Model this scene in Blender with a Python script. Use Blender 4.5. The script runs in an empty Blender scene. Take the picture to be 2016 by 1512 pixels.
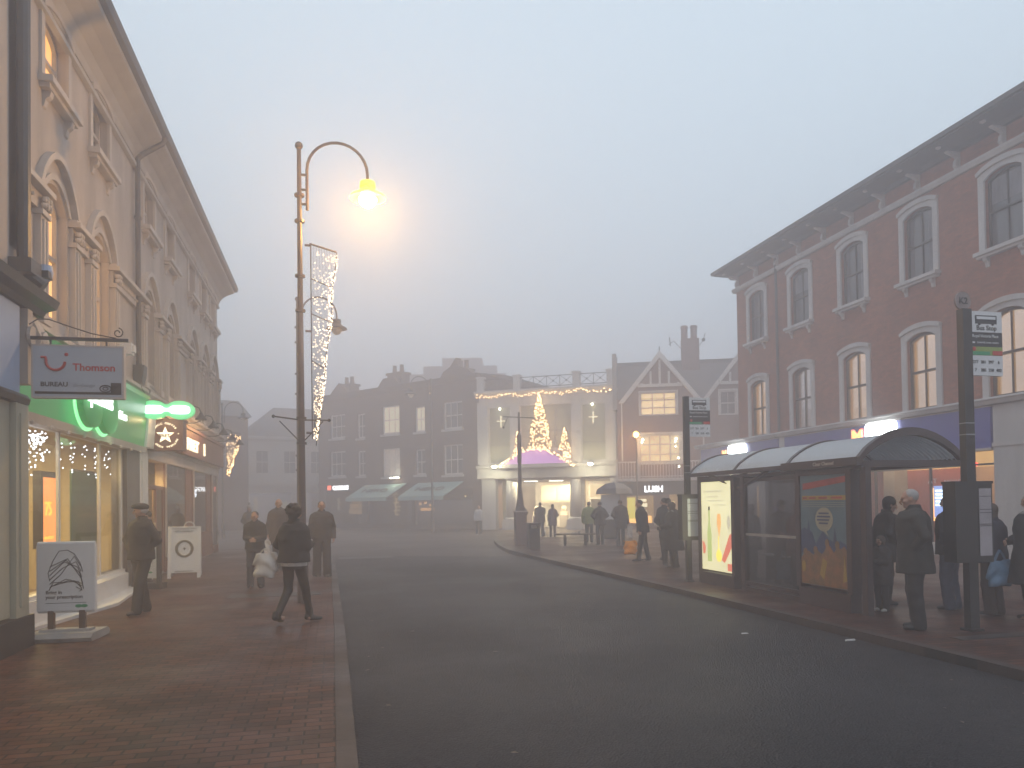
import bpy, math, random
import numpy as np
from mathutils import Vector, Matrix
random.seed(7); RNG = np.random.default_rng(7)
R = math.radians
SC = bpy.context.scene
COL = SC.collection

# ------------------------------------------------------------------ tagging
def tag(o, label=None, cat=None, group=None, kind=None):
    if label: o['label'] = label
    if cat: o['category'] = cat
    if group: o['group'] = group
    if kind: o['kind'] = kind
    return o
def empty(name, loc=(0,0,0), rz=0, label=None, cat=None, group=None, parent=None):
    o = bpy.data.objects.new(name, None); COL.objects.link(o)
    o.empty_display_size = .2
    o.location = loc; o.rotation_euler = (0,0,rz)
    if parent: o.parent = parent
    return tag(o, label, cat, group)
def copy_tree(o, parent=None):
    c = o.copy(); COL.objects.link(c); c.parent = parent
    for ch in list(o.children): copy_tree(ch, c)
    return c

# ------------------------------------------------------------------ mesh builder
class MB:
    def __init__(s): s.v=[]; s.f=[]; s.mi=[]; s.m=0
    def add(s, vs, fs):
        b=len(s.v); s.v+= [tuple(map(float,p)) for p in vs]
        for f in fs: s.f.append(tuple(b+i for i in f)); s.mi.append(s.m)
        return s
    def quad(s,*p): return s.add(p,[tuple(range(len(p)))])
    def box(s,x0,y0,z0,x1,y1,z1):
        x0,x1=sorted((x0,x1)); y0,y1=sorted((y0,y1)); z0,z1=sorted((z0,z1))
        v=[(x,y,z) for z in (z0,z1) for y in (y0,y1) for x in (x0,x1)]
        return s.add(v,[(0,2,3,1),(4,5,7,6),(0,1,5,4),(2,6,7,3),(0,4,6,2),(1,3,7,5)])
    def tube(s,pts,r,n=8,cap=True):
        pts=[Vector(p) for p in pts]; k=len(pts)
        rr=r if isinstance(r,(list,tuple)) else [r]*k
        t0=(pts[1]-pts[0]).normalized()
        up=Vector((0,0,1)) if abs(t0.z)<.9 else Vector((1,0,0))
        a=t0.cross(up).normalized(); vs=[]
        for i,p in enumerate(pts):
            if i==0: t=t0
            elif i==k-1: t=(pts[i]-pts[i-1]).normalized()
            else: t=((pts[i]-pts[i-1]).normalized()+(pts[i+1]-pts[i]).normalized()).normalized()
            a=(a-t*a.dot(t)).normalized(); b=t.cross(a)
            for j in range(n):
                w=2*math.pi*j/n; vs.append(p+(a*math.cos(w)+b*math.sin(w))*rr[i])
        fs=[(i*n+j,i*n+(j+1)%n,(i+1)*n+(j+1)%n,(i+1)*n+j) for i in range(k-1) for j in range(n)]
        if cap: fs+=[tuple(range(n-1,-1,-1)),tuple((k-1)*n+j for j in range(n))]
        return s.add(vs,fs)
    def lathe(s,prof,c=(0,0,0),n=16,axis='z',sx=1,sy=1):
        vs=[]
        for r,h in prof:
            for j in range(n):
                w=2*math.pi*j/n; x,y=r*math.cos(w)*sx,r*math.sin(w)*sy
                p={'z':(x,y,h),'y':(x,h,y),'x':(h,x,y)}[axis]
                vs.append((c[0]+p[0],c[1]+p[1],c[2]+p[2]))
        k=len(prof)
        fs=[(i*n+j,i*n+(j+1)%n,(i+1)*n+(j+1)%n,(i+1)*n+j) for i in range(k-1) for j in range(n)]
        fs+=[tuple(range(n-1,-1,-1)),tuple((k-1)*n+j for j in range(n))]
        return s.add(vs,fs)
    def prism(s,poly,y0,y1):            # poly in (x,z), extruded along y
        n=len(poly); vs=[(x,y0,z) for x,z in poly]+[(x,y1,z) for x,z in poly]
        return s.add(vs,[tuple(range(n)),tuple(range(2*n-1,n-1,-1))]+[(i,i+n,(i+1)%n+n,(i+1)%n) for i in range(n)])
    def prismx(s,poly,x0,x1):           # poly in (y,z), extruded along x
        n=len(poly); vs=[(x0,y,z) for y,z in poly]+[(x1,y,z) for y,z in poly]
        return s.add(vs,[tuple(range(n)),tuple(range(2*n-1,n-1,-1))]+[(i,i+n,(i+1)%n+n,(i+1)%n) for i in range(n)])
    def prismz(s,poly,z0,z1):
        n=len(poly); vs=[(x,y,z0) for x,y in poly]+[(x,y,z1) for x,y in poly]
        return s.add(vs,[tuple(range(n-1,-1,-1)),tuple(range(n,2*n))]+[(i,(i+1)%n,(i+1)%n+n,i+n) for i in range(n)])
    def ball(s,c,r,n=8,m=5,sx=1,sy=1,sz=1):
        vs=[(c[0],c[1],c[2]-r*sz)]
        for i in range(1,m):
            a=-math.pi/2+math.pi*i/m
            for j in range(n):
                w=2*math.pi*j/n; vs.append((c[0]+r*sx*math.cos(a)*math.cos(w),c[1]+r*sy*math.cos(a)*math.sin(w),c[2]+r*sz*math.sin(a)))
        vs.append((c[0],c[1],c[2]+r*sz)); N=len(vs)-1
        fs=[(0,1+(j+1)%n,1+j) for j in range(n)]
        fs+=[(1+i*n+j,1+i*n+(j+1)%n,1+(i+1)*n+(j+1)%n,1+(i+1)*n+j) for i in range(m-2) for j in range(n)]
        fs+=[(1+(m-2)*n+j,1+(m-2)*n+(j+1)%n,N) for j in range(n)]
        return s.add(vs,fs)
    def text(s,txt,x,y,z,size,ext=.01,align='LEFT',bold=0.,rot=0.,sx=1.):
        """lettering standing in the x-z plane, its face towards -y"""
        vs,fs=text_geo(txt,align,bold,ext/size)
        c,si=math.cos(rot),math.sin(rot)
        out=[]
        for (a,b,h) in vs:
            a*=size*sx; b*=size
            out.append((x+a*c-b*si, y-h*size, z+a*si+b*c))
        return s.add(out,fs)
    def build(s,name,mats,parent=None,smooth=False,loc=None,rz=None):
        me=bpy.data.meshes.new(name); me.from_pydata(s.v,[],s.f)
        if not isinstance(mats,(list,tuple)): mats=[mats]
        for m in mats: me.materials.append(m)
        if len(mats)>1: me.polygons.foreach_set('material_index',s.mi)
        if smooth: me.polygons.foreach_set('use_smooth',[True]*len(me.polygons))
        me.update()
        o=bpy.data.objects.new(name,me); COL.objects.link(o)
        if parent: o.parent=parent
        if loc: o.location=loc
        if rz is not None: o.rotation_euler=(0,0,rz)
        return o
_tx={}
def text_geo(txt,align,bold,ext):
    key=(txt,align,round(bold,3),round(ext,3))
    if key in _tx: return _tx[key]
    c=bpy.data.curves.new('lettering','FONT'); c.body=txt; c.align_x=align; c.offset=bold; c.extrude=ext/2
    c.resolution_u=3
    o=bpy.data.objects.new('lettering',c); COL.objects.link(o)
    dg=bpy.context.evaluated_depsgraph_get(); me=bpy.data.meshes.new_from_object(o.evaluated_get(dg))
    vs=[tuple(v.co) for v in me.vertices]; fs=[tuple(p.vertices) for p in me.polygons]
    bpy.data.objects.remove(o); bpy.data.curves.remove(c); bpy.data.meshes.remove(me)
    _tx[key]=(vs,fs); return vs,fs
def bx(name,m,parent,*boxes,**k):
    mb=MB()
    for b in boxes: mb.box(*b)
    return mb.build(name,m,parent,**k)
def arc(x0,x1,z,rise,n=8):              # points of a segmental arch from x0 to x1
    return [(x0+(x1-x0)*i/n, z+rise*math.sin(math.pi*i/n)**.72) for i in range(n+1)]
def facade(mb,x0,x1,z0,z1,holes,depth=.18,y=0.):
    """wall front at y with holes (a,b,c,d,rise): rise>0 gives an arched head on top of d"""
    xs={x0,x1}
    for a,b,c,d,r in holes:
        xs|={a,b}
        if r>0: xs|={round(a+(b-a)*i/8,5) for i in range(9)}
    xs=sorted(xs)
    def top(h,x):
        a,b,c,d,r=h
        return d+(r*max(0,math.sin(math.pi*min(1,max(0,(x-a)/(b-a)))))**.72 if r>0 else 0)
    for xa,xb in zip(xs,xs[1:]):
        xm=(xa+xb)/2; hs=sorted([h for h in holes if h[0]<xm<h[1]],key=lambda h:h[2])
        lo=(z0,z0)
        for h in hs:
            if h[2]-lo[0]>1e-4: mb.quad((xa,y,lo[0]),(xb,y,lo[1]),(xb,y,h[2]),(xa,y,h[2]))
            lo=(top(h,xa),top(h,xb))
        if z1-lo[0]>1e-4: mb.quad((xa,y,lo[0]),(xb,y,lo[1]),(xb,y,z1),(xa,y,z1))
    for a,b,c,d,r in holes:
        ring=[(b,c),(b,d)]+( [(x,zz) for x,zz in arc(a,b,d,r)][::-1][1:] if r>0 else [(a,d)])+[(a,c)]
        for (p,q) in zip(ring,ring[1:]+ring[:1]):
            mb.quad((p[0],y,p[1]),(q[0],y,q[1]),(q[0],y+depth,q[1]),(p[0],y+depth,p[1]))
    return mb

# ------------------------------------------------------------------ materials
M={}
def _new(name):
    m=bpy.data.materials.new(name); m.use_nodes=True
    nt=m.node_tree; return m,nt,nt.nodes['Principled BSDF']
def _coord(nt,scale=1.):
    tc=nt.nodes.new('ShaderNodeTexCoord'); mp=nt.nodes.new('ShaderNodeMapping')
    mp.inputs['Scale'].default_value=(scale,)*3 if not isinstance(scale,tuple) else scale
    nt.links.new(tc.outputs['Object'],mp.inputs['Vector']); return mp.outputs['Vector']
def _mix(nt,a,b,fac,mode='MIX'):
    n=nt.nodes.new('ShaderNodeMix'); n.data_type='RGBA'; n.blend_type=mode
    for sock,val in ((n.inputs['Factor'],fac),(n.inputs['A'],a),(n.inputs['B'],b)):
        if hasattr(val,'links') or isinstance(val,bpy.types.NodeSocket): nt.links.new(val,sock)
        else: sock.default_value=val if not isinstance(val,tuple) or len(val)==4 else (*val,1)
    return n.outputs['Result']
def _noise(nt,vec,scale,detail=4,rough=.6,lo=.3,hi=.7):
    n=nt.nodes.new('ShaderNodeTexNoise'); n.inputs['Scale'].default_value=scale; n.inputs['Detail'].default_value=detail
    n.inputs['Roughness'].default_value=rough; nt.links.new(vec,n.inputs['Vector'])
    r=nt.nodes.new('ShaderNodeMapRange'); r.inputs['From Min'].default_value=lo; r.inputs['From Max'].default_value=hi
    nt.links.new(n.outputs['Fac'],r.inputs['Value']); return r.outputs['Result']
def _bump(nt,b,h,strength,dist=.01):
    n=nt.nodes.new('ShaderNodeBump'); n.inputs['Strength'].default_value=strength; n.inputs['Distance'].default_value=dist
    nt.links.new(h,n.inputs['Height']); nt.links.new(n.outputs['Normal'],b.inputs['Normal'])
def mat(name,c,rough=.7,var=.25,vs=3.,bump=.15,bs=60.,metal=0.,c2=None,streak=False):
    m,nt,b=_new(name); v=_coord(nt,(1,1,.22) if streak else 1.)
    c2=c2 or tuple(x*(1-var) for x in c)
    f=_noise(nt,v,vs,6); nt.links.new(_mix(nt,tuple(x*(1+var*.35) for x in c),c2,f),b.inputs['Base Color'])
    b.inputs['Roughness'].default_value=rough; b.inputs['Metallic'].default_value=metal
    if bump:
        v2=_coord(nt); _bump(nt,b,_noise(nt,v2,bs,4),bump,.006)
    M[name]=m; return m
def brick(name,c1,c2,mortar,w=.225,h=.075,ms=.006,rough=.8,plane='xz',wet=False,squash=0):
    m,nt,b=_new(name); tc=nt.nodes.new('ShaderNodeTexCoord')
    sx=nt.nodes.new('ShaderNodeSeparateXYZ'); nt.links.new(tc.outputs['Object'],sx.inputs[0])
    cb=nt.nodes.new('ShaderNodeCombineXYZ')
    if plane=='xz':
        ad=nt.nodes.new('ShaderNodeMath'); ad.operation='ADD'; nt.links.new(sx.outputs['X'],ad.inputs[0]); nt.links.new(sx.outputs['Y'],ad.inputs[1])
        nt.links.new(ad.outputs[0],cb.inputs['X']); nt.links.new(sx.outputs['Z'],cb.inputs['Y'])
    else: nt.links.new(sx.outputs['X'],cb.inputs['X']); nt.links.new(sx.outputs['Y'],cb.inputs['Y'])
    # slight wobble so that the courses are not ruler-straight
    nz=nt.nodes.new('ShaderNodeTexNoise'); nz.inputs['Scale'].default_value=2.2; nt.links.new(cb.outputs[0],nz.inputs['Vector'])
    sub=nt.nodes.new('ShaderNodeVectorMath'); sub.operation='MULTIPLY_ADD'
    nt.links.new(nz.outputs['Color'],sub.inputs[0]); sub.inputs[1].default_value=(.02,.02,0); nt.links.new(cb.outputs[0],sub.inputs[2])
    vec=sub.outputs[0]
    t=nt.nodes.new('ShaderNodeTexBrick'); nt.links.new(vec,t.inputs['Vector']); t.inputs['Scale'].default_value=1
    t.inputs['Brick Width'].default_value=w; t.inputs['Row Height'].default_value=h; t.inputs['Mortar Size'].default_value=ms
    t.inputs['Mortar Smooth'].default_value=.3; t.inputs['Bias'].default_value=-.1
    t.inputs['Color1'].default_value=(*c1,1); t.inputs['Color2'].default_value=(*c2,1); t.inputs['Mortar'].default_value=(*mortar,1)
    v=_coord(nt); f=_noise(nt,v,.8,7,.65,.35,.7); f2=_noise(nt,v,9.,5,.7,.3,.7)
    c=_mix(nt,t.outputs['Color'],(.42,.42,.42,1),f,'MULTIPLY'); n=nt.nodes[-1] if False else None
    mm=nt.nodes.new('ShaderNodeMath'); mm.operation='MULTIPLY'; mm.inputs[1].default_value=.55; nt.links.new(f,mm.inputs[0])
    c=_mix(nt,t.outputs['Color'],(.4,.4,.42),mm.outputs[0],'MULTIPLY')
    m2=nt.nodes.new('ShaderNodeMath'); m2.operation='MULTIPLY'; m2.inputs[1].default_value=.5; nt.links.new(f2,m2.inputs[0])
    c=_mix(nt,c,(.45,.42,.4),m2.outputs[0],'MULTIPLY')
    nt.links.new(c,b.inputs['Base Color'])
    if wet:
        b.inputs['Specular IOR Level'].default_value=.22
        rr=nt.nodes.new('ShaderNodeMapRange'); rr.inputs['To Min'].default_value=rough-.13; rr.inputs['To Max'].default_value=rough+.17
        nt.links.new(_noise(nt,v,.55,6,.6,.35,.65),rr.inputs['Value']); nt.links.new(rr.outputs['Result'],b.inputs['Roughness'])
    else: b.inputs['Roughness'].default_value=rough
    inv=nt.nodes.new('ShaderNodeMath'); inv.operation='SUBTRACT'; inv.inputs[0].default_value=1; nt.links.new(t.outputs['Fac'],inv.inputs[1])
    ad=nt.nodes.new('ShaderNodeMath'); ad.operation='MULTIPLY_ADD'; ad.inputs[1].default_value=.25; nt.links.new(f2,ad.inputs[0]); nt.links.new(inv.outputs[0],ad.inputs[2])
    _bump(nt,b,ad.outputs[0],.5,.008)
    M[name]=m; return m
def emit(name,c,s,var=0.,vs=4.,base=(.5,.5,.5),sample=True,streak=False):
    m,nt,b=_new(name); b.inputs['Base Color'].default_value=(*base,1); b.inputs['Roughness'].default_value=.5
    b.inputs['Emission Strength'].default_value=s
    if var:
        v=_coord(nt,(1,1,.15) if streak else 1.); f=_noise(nt,v,vs,4)
        nt.links.new(_mix(nt,c,tuple(x*(1-var) for x in c),f),b.inputs['Emission Color'])
    else: b.inputs['Emission Color'].default_value=(*c,1)
    if not sample: m.cycles.emission_sampling='NONE'
    M[name]=m; return m
def glass(name,tint=(1,1,1),refl=.1,rough=.02):
    m=bpy.data.materials.new(name); m.use_nodes=True; nt=m.node_tree; nt.nodes.clear()
    o=nt.nodes.new('ShaderNodeOutputMaterial'); t=nt.nodes.new('ShaderNodeBsdfTransparent'); t.inputs[0].default_value=(*tint,1)
    g=nt.nodes.new('ShaderNodeBsdfGlossy'); g.inputs['Roughness'].default_value=rough
    lw=nt.nodes.new('ShaderNodeLayerWeight'); lw.inputs['Blend'].default_value=.35
    mr=nt.nodes.new('ShaderNodeMapRange'); mr.inputs['To Min'].default_value=refl*.5; mr.inputs['To Max'].default_value=min(1,refl*6)
    nt.links.new(lw.outputs['Fresnel'],mr.inputs['Value'])
    mx=nt.nodes.new('ShaderNodeMixShader'); nt.links.new(mr.outputs['Result'],mx.inputs[0]); nt.links.new(t.outputs[0],mx.inputs[1]); nt.links.new(g.outputs[0],mx.inputs[2])
    nt.links.new(mx.outputs[0],o.inputs['Surface']); M[name]=m; return m
def lamp(name,kind,loc,power,color,size=.2,rot=None,parent=None,spot=None):
    l=bpy.data.lights.new(name,kind); l.energy=power; l.color=color
    if kind=='POINT': l.shadow_soft_size=size
    if kind=='AREA': l.shape='RECTANGLE'; l.size=size[0]; l.size_y=size[1]
    if kind=='SPOT': l.shadow_soft_size=size; l.spot_size=spot; l.spot_blend=.6
    o=bpy.data.objects.new(name,l); COL.objects.link(o); o.location=loc
    if rot: o.rotation_euler=rot
    if parent: o.parent=parent
    return o
# ------------------------------------------------------------------ palette
mat('cream_render',(.42,.37,.335),.75,.38,1.3,.12,35,streak=True)
mat('cream_trim',(.47,.42,.38),.6,.2,2.5,.1,30,streak=True)
mat('white_stone',(.55,.535,.53),.65,.2,2.,.1,35,streak=True)
mat('white_paint',(.66,.64,.62),.45,.12,3.,.05,50)
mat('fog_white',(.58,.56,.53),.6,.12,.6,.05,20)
mat('dark_metal',(.035,.033,.035),.42,.3,8,.05,80)
mat('post_paint',(.085,.066,.070),.42,.3,5,.05,80)
mat('shelter_paint',(.055,.034,.032),.38,.3,5,.05,80)
mat('charcoal',(.024,.021,.020),.5,.3,3,.05,60)
mat('slate',(.085,.08,.085),.6,.35,2.,.3,25)
mat('tile_brown',(.075,.06,.055),.35,.35,4,.1,30)
mat('soffit',(.42,.40,.38),.7,.2,1.5,.05,30)
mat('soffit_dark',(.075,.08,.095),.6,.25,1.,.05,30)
mat('timber_dark',(.10,.06,.04),.5,.4,3,.1,40,streak=True)
mat('red_brown',(.20,.065,.04),.45,.25,2,.05,40)
mat('green_board',(.02,.20,.07),.35,.12,1,.0)
mat('blue_board',(.05,.06,.34),.35,.15,1,.0)
mat('pale_blue_board',(.34,.42,.58),.4,.1,1,.0)
mat('sign_grey',(.38,.41,.45),.4,.08,2,.0)
mat('sign_white',(.62,.63,.64),.4,.06,3,.0)
mat('sign_black',(.02,.02,.022),.4,.1,3,.0)
mat('sign_red',(.45,.03,.02),.4,.1,3,.0)
mat('sign_green',(.03,.28,.12),.4,.1,3,.0)
mat('sign_olive',(.22,.30,.06),.4,.1,3,.0)
mat('rubber',(.03,.03,.03),.8,.2,3,.1,60)
mat('steel',(.35,.35,.35),.3,.2,3,.02,60,metal=.8)
mat('poster_blue',(.10,.17,.22),.3,.25,2.5,.0)
mat('poster_navy',(.04,.07,.16),.3,.4,4,.0)
mat('poster_orange',(.26,.11,.04),.3,.6,7,.0,c2=(.12,.10,.05))
mat('poster_red',(.35,.05,.03),.3,.4,4,.0)
mat('poster_cream',(.36,.34,.25),.3,.2,4,.0)
mat('poster_yellow',(.36,.24,.04),.3,.2,4,.0)
mat('litter_paper',(.55,.55,.55),.7,.2,20,.1)
mat('awning_green',(.30,.44,.42),.7,.12,1,.03,20)
mat('dark_cloth',(.03,.03,.035),.8,.2,2)
mat('concrete',(.30,.29,.28),.8,.3,3,.2,50)
mat('panel_olive',(.36,.35,.27),.5,.15,1,.0)
brick('red_brick',(.44,.15,.08),(.30,.095,.055),(.28,.18,.13))
brick('far_brick',(.13,.075,.06),(.10,.06,.05),(.12,.09,.08))
brick('tudor_brick',(.24,.11,.085),(.19,.085,.065),(.2,.15,.13))
brick('pavers',(.125,.046,.027),(.034,.015,.012),(.004,.003,.003),.215,.108,.009,.5,'xy',True)
brick('kerb_stone',(.075,.055,.05),(.06,.046,.042),(.03,.03,.03),.30,.92,.006,.5,'xy',True)
glass('clear_glass',(.93,.95,.95),.12); glass('shelter_glass',(.86,.86,.87),.12,.05); glass('dark_glass',(.35,.37,.4),.35)
# dark sash panes: something dim behind a reflecting sheet
m,nt,b=_new('sash_glass'); b.inputs['Roughness'].default_value=.08; b.inputs['Specular IOR Level'].default_value=.9
v=_coord(nt); nt.links.new(_mix(nt,(.05,.055,.065),(.11,.115,.125),_noise(nt,v,1.6,3)),b.inputs['Base Color']); M['sash_glass']=m
_bump(nt,b,_noise(nt,v,2.5,2),.12,.03)
# wet asphalt
m,nt,b=_new('asphalt'); v=_coord(nt)
vo=nt.nodes.new('ShaderNodeTexVoronoi'); vo.inputs['Scale'].default_value=52; nt.links.new(v,vo.inputs['Vector'])
f=_noise(nt,v,.35,7,.6,.35,.65); f2=_noise(nt,v,16,6,.85,.38,.66)
c=_mix(nt,(.036,.036,.039),(.056,.053,.053),f); c=_mix(nt,c,(.10,.098,.095),f2)
nn=nt.nodes.new('ShaderNodeMath'); nn.operation='MULTIPLY'; nn.inputs[1].default_value=.26; nt.links.new(f2,nn.inputs[0])
c=_mix(nt,_mix(nt,(.010,.010,.013),(.024,.023,.026),f),(.12,.11,.11),nn.outputs[0]); b.inputs['Specular IOR Level'].default_value=.17
nt.links.new(c,b.inputs['Base Color'])
rr=nt.nodes.new('ShaderNodeMapRange'); rr.inputs['To Min'].default_value=.50; rr.inputs['To Max'].default_value=.66
nt.links.new(_noise(nt,v,.28,5,.6,.4,.62),rr.inputs['Value']); nt.links.new(rr.outputs['Result'],b.inputs['Roughness'])
_bump(nt,b,vo.outputs['Distance'],.7,.014); M['asphalt']=m
m2=m.copy(); m2.name='plaza_surface'; M['plaza']=m2
for n in m2.node_tree.nodes:
    if n.type=='MIX' :
        for s in ('A','B'):
            sk=n.inputs[s] if False else [i for i in n.inputs if i.name==s and i.type=='RGBA'][0]
            if not sk.is_linked: d=sk.default_value; sk.default_value=(d[0]*3.2,d[1]*2.7,d[2]*2.2,1)
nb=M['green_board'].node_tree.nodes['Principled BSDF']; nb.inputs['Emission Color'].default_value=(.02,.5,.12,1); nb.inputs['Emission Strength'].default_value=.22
# lights
emit('lamp_glow',(1,.66,.12),40,sample=False); emit('lamp_rim',(1,.66,.0),2.6,sample=False)
emit('fairy',(1,.76,.50),3.2,sample=False); emit('fairy_warm',(1,.62,.26),10,sample=False); emit('fairy_cold',(.85,.92,1),5,sample=False)
emit('win_orange',(1,.47,.09),1.9,.55,5,streak=True); emit('win_bay',(1,.66,.24),1.15,.8,1.6); emit('win_warm',(1,.56,.17),1.15,.35,1.2,base=(.3,.2,.1))
emit('win_pale',(1,.76,.42),1.0,.3,2.5); emit('win_bright',(1,.66,.24),1.5,.4,3); emit('win_dim',(1,.62,.35),.28,.7,2.5); emit('win_far',(1,.80,.45),.75,.25,1.5)
emit('oval_white',(.80,1,.93),4); emit('sign_glow_white',(.92,1,.98),16); emit('letter_white',(.95,.97,1),5); emit('letter_green_white',(.85,1,.9),2.2)
emit('letter_warm',(1,.86,.55),2.2); emit('letter_red',(1,.14,.06),3.2); emit('letter_orange',(1,.45,.10),3)
emit('oval_green',(.0,.80,.25),1.1); emit('oval_dim',(.01,.32,.07),.35,base=(.03,.3,.08)); emit('halo_green',(.30,1,.42),1.3)
emit('ad_white',(1,.95,.52),.95,.3,1.2); emit('ad_green',(.45,.6,.12),.9); emit('ad_orange',(1,.42,.05),1.0); emit('ad_red',(.8,.10,.03),.9)
emit('ad_yellow',(1,.8,.05),1.2); emit('ad_grey',(.6,.58,.4),.8); emit('screen_blue',(.22,.38,.9),1.4); emit('screen_white',(.8,.95,1),3)
emit('purple_lit',(.62,.14,.78),1.05,.15,1.5); emit('strip_white',(1,1,.85),6); emit('shop_back',(1,.80,.42),.62,.55,1.6)
emit('shop_back_orange',(.9,.42,.12),.35,.6,1.3); emit('shop_orange',(1,.28,.03),1.8,.25,3); emit('red_dot',(1,.05,.04),5); emit('screen_violet',(.3,.22,1),2)
emit('white_lamp',(1,.97,.68),22); emit('orange_lamp',(1,.55,.10),14); emit('door_gold',(1,.62,.06),1.4,.4,6)

m,nt,b=M['lamp_rim'],M['lamp_rim'].node_tree,M['lamp_rim'].node_tree.nodes['Principled BSDF']
tr=nt.nodes.new('ShaderNodeBsdfTransparent'); tr.inputs[0].default_value=(1,.78,.25,1); ms=nt.nodes.new('ShaderNodeMixShader'); ms.inputs[0].default_value=.5
nt.links.new(b.outputs[0],ms.inputs[1]); nt.links.new(tr.outputs[0],ms.inputs[2]); nt.links.new(ms.outputs[0],nt.nodes['Material Output'].inputs['Surface'])
# ------------------------------------------------------------------ setting: ground, road, pavements
def sheet(name,poly,z,m,thick=0):
    mb=MB(); mb.prismz(poly,z-max(thick,.02),z); return tag(mb.build(name,m),kind='structure')
sheet('ground',[(-150,-30),(150,-30),(150,200),(-150,200)],-.13,M['plaza'])
def curve_pts(pts,n=6):
    out=[]
    P=[pts[0]]+pts+[pts[-1]]
    for i in range(1,len(P)-2):
        for k in range(n):
            t=k/n; a,b,c,d=[np.array(q,float) for q in P[i-1:i+3]]
            out.append(tuple(.5*((2*b)+(-a+c)*t+(2*a-5*b+4*c-d)*t*t+(-a+3*b-3*c+d)*t**3)))
    out.append(tuple(pts[-1])); return out
KR=[(6.32,-14),(6.30,0),(6.28,8),(6.22,14),(6.05,20),(5.95,24.5),(6.15,28),(6.9,33),(8.0,38),(9.0,41.5),(9.6,43.5)]
KR=curve_pts(KR,4)
def off(pts,d):
    out=[]
    for i,p in enumerate(pts):
        a=np.array(pts[max(0,i-1)]); b=np.array(pts[min(len(pts)-1,i+1)]); t=(b-a)/np.linalg.norm(b-a)
        out.append((p[0]+t[1]*d,p[1]-t[0]*d))
    return out
sheet('road',[(.10,-14),(6.5,-14),(6.5,24.2),(5.0,24.5),(2.,26.2),(-.03,27.0),(-.02,24.5)],-.10,M['asphalt'])
kin=off(KR,.15)
sheet('pavement_left',[(-30,-14),(.0,-14),(-.005,10),(-.14,26.4),(-.9,29.5),(-3.,31.2),(-4.5,31.6),(-30,31.6)],0.,M['pavers'],.14)
sheet('pavement_right',kin+[(30,43.5),(30,-14)],0.,M['pavers'],.14)
mb=MB(); mb.prismz([(.003,-14),(.14,-14),(.135,10),(.0,26.4),(-.8,29.6),(-2.95,31.35),(-3.,31.2),(-.9,29.503),(-.137,26.4),(-.002,10)],-.14,.004)
tag(mb.build('kerb_left',M['kerb_stone']),kind='structure')
mb=MB(); o2=off(KR,.147)
for i in range(len(KR)-1):
    a,b,c,d=KR[i],KR[i+1],o2[i+1],o2[i]
    mb.quad((*a,.004),(*d,.004),(*c,.004),(*b,.004)); mb.quad((*a,-.14),(*a,.004),(*b,.004),(*b,-.14))
tag(mb.build('kerb_right',M['kerb_stone']),kind='structure')
# repaired strips and covers let into the surfaces
mb=MB(); mb.box(-1.9,14.6,-.0,-.25,15.15,.004); tag(mb.build('pavement_patch',M['charcoal']),kind='structure')
mb=MB(); mb.box(.15,25.3,-.11,1.9,26.3,-.094); tag(mb.build('road_patch',M['charcoal']),kind='structure')
o=MB().box(7.0,7.35,-.01,8.1,7.55,.006).build('drain_cover',M['charcoal']); tag(o,'dark narrow drain cover in the paving at the foot of the near bus stop pole','drain cover')
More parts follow.
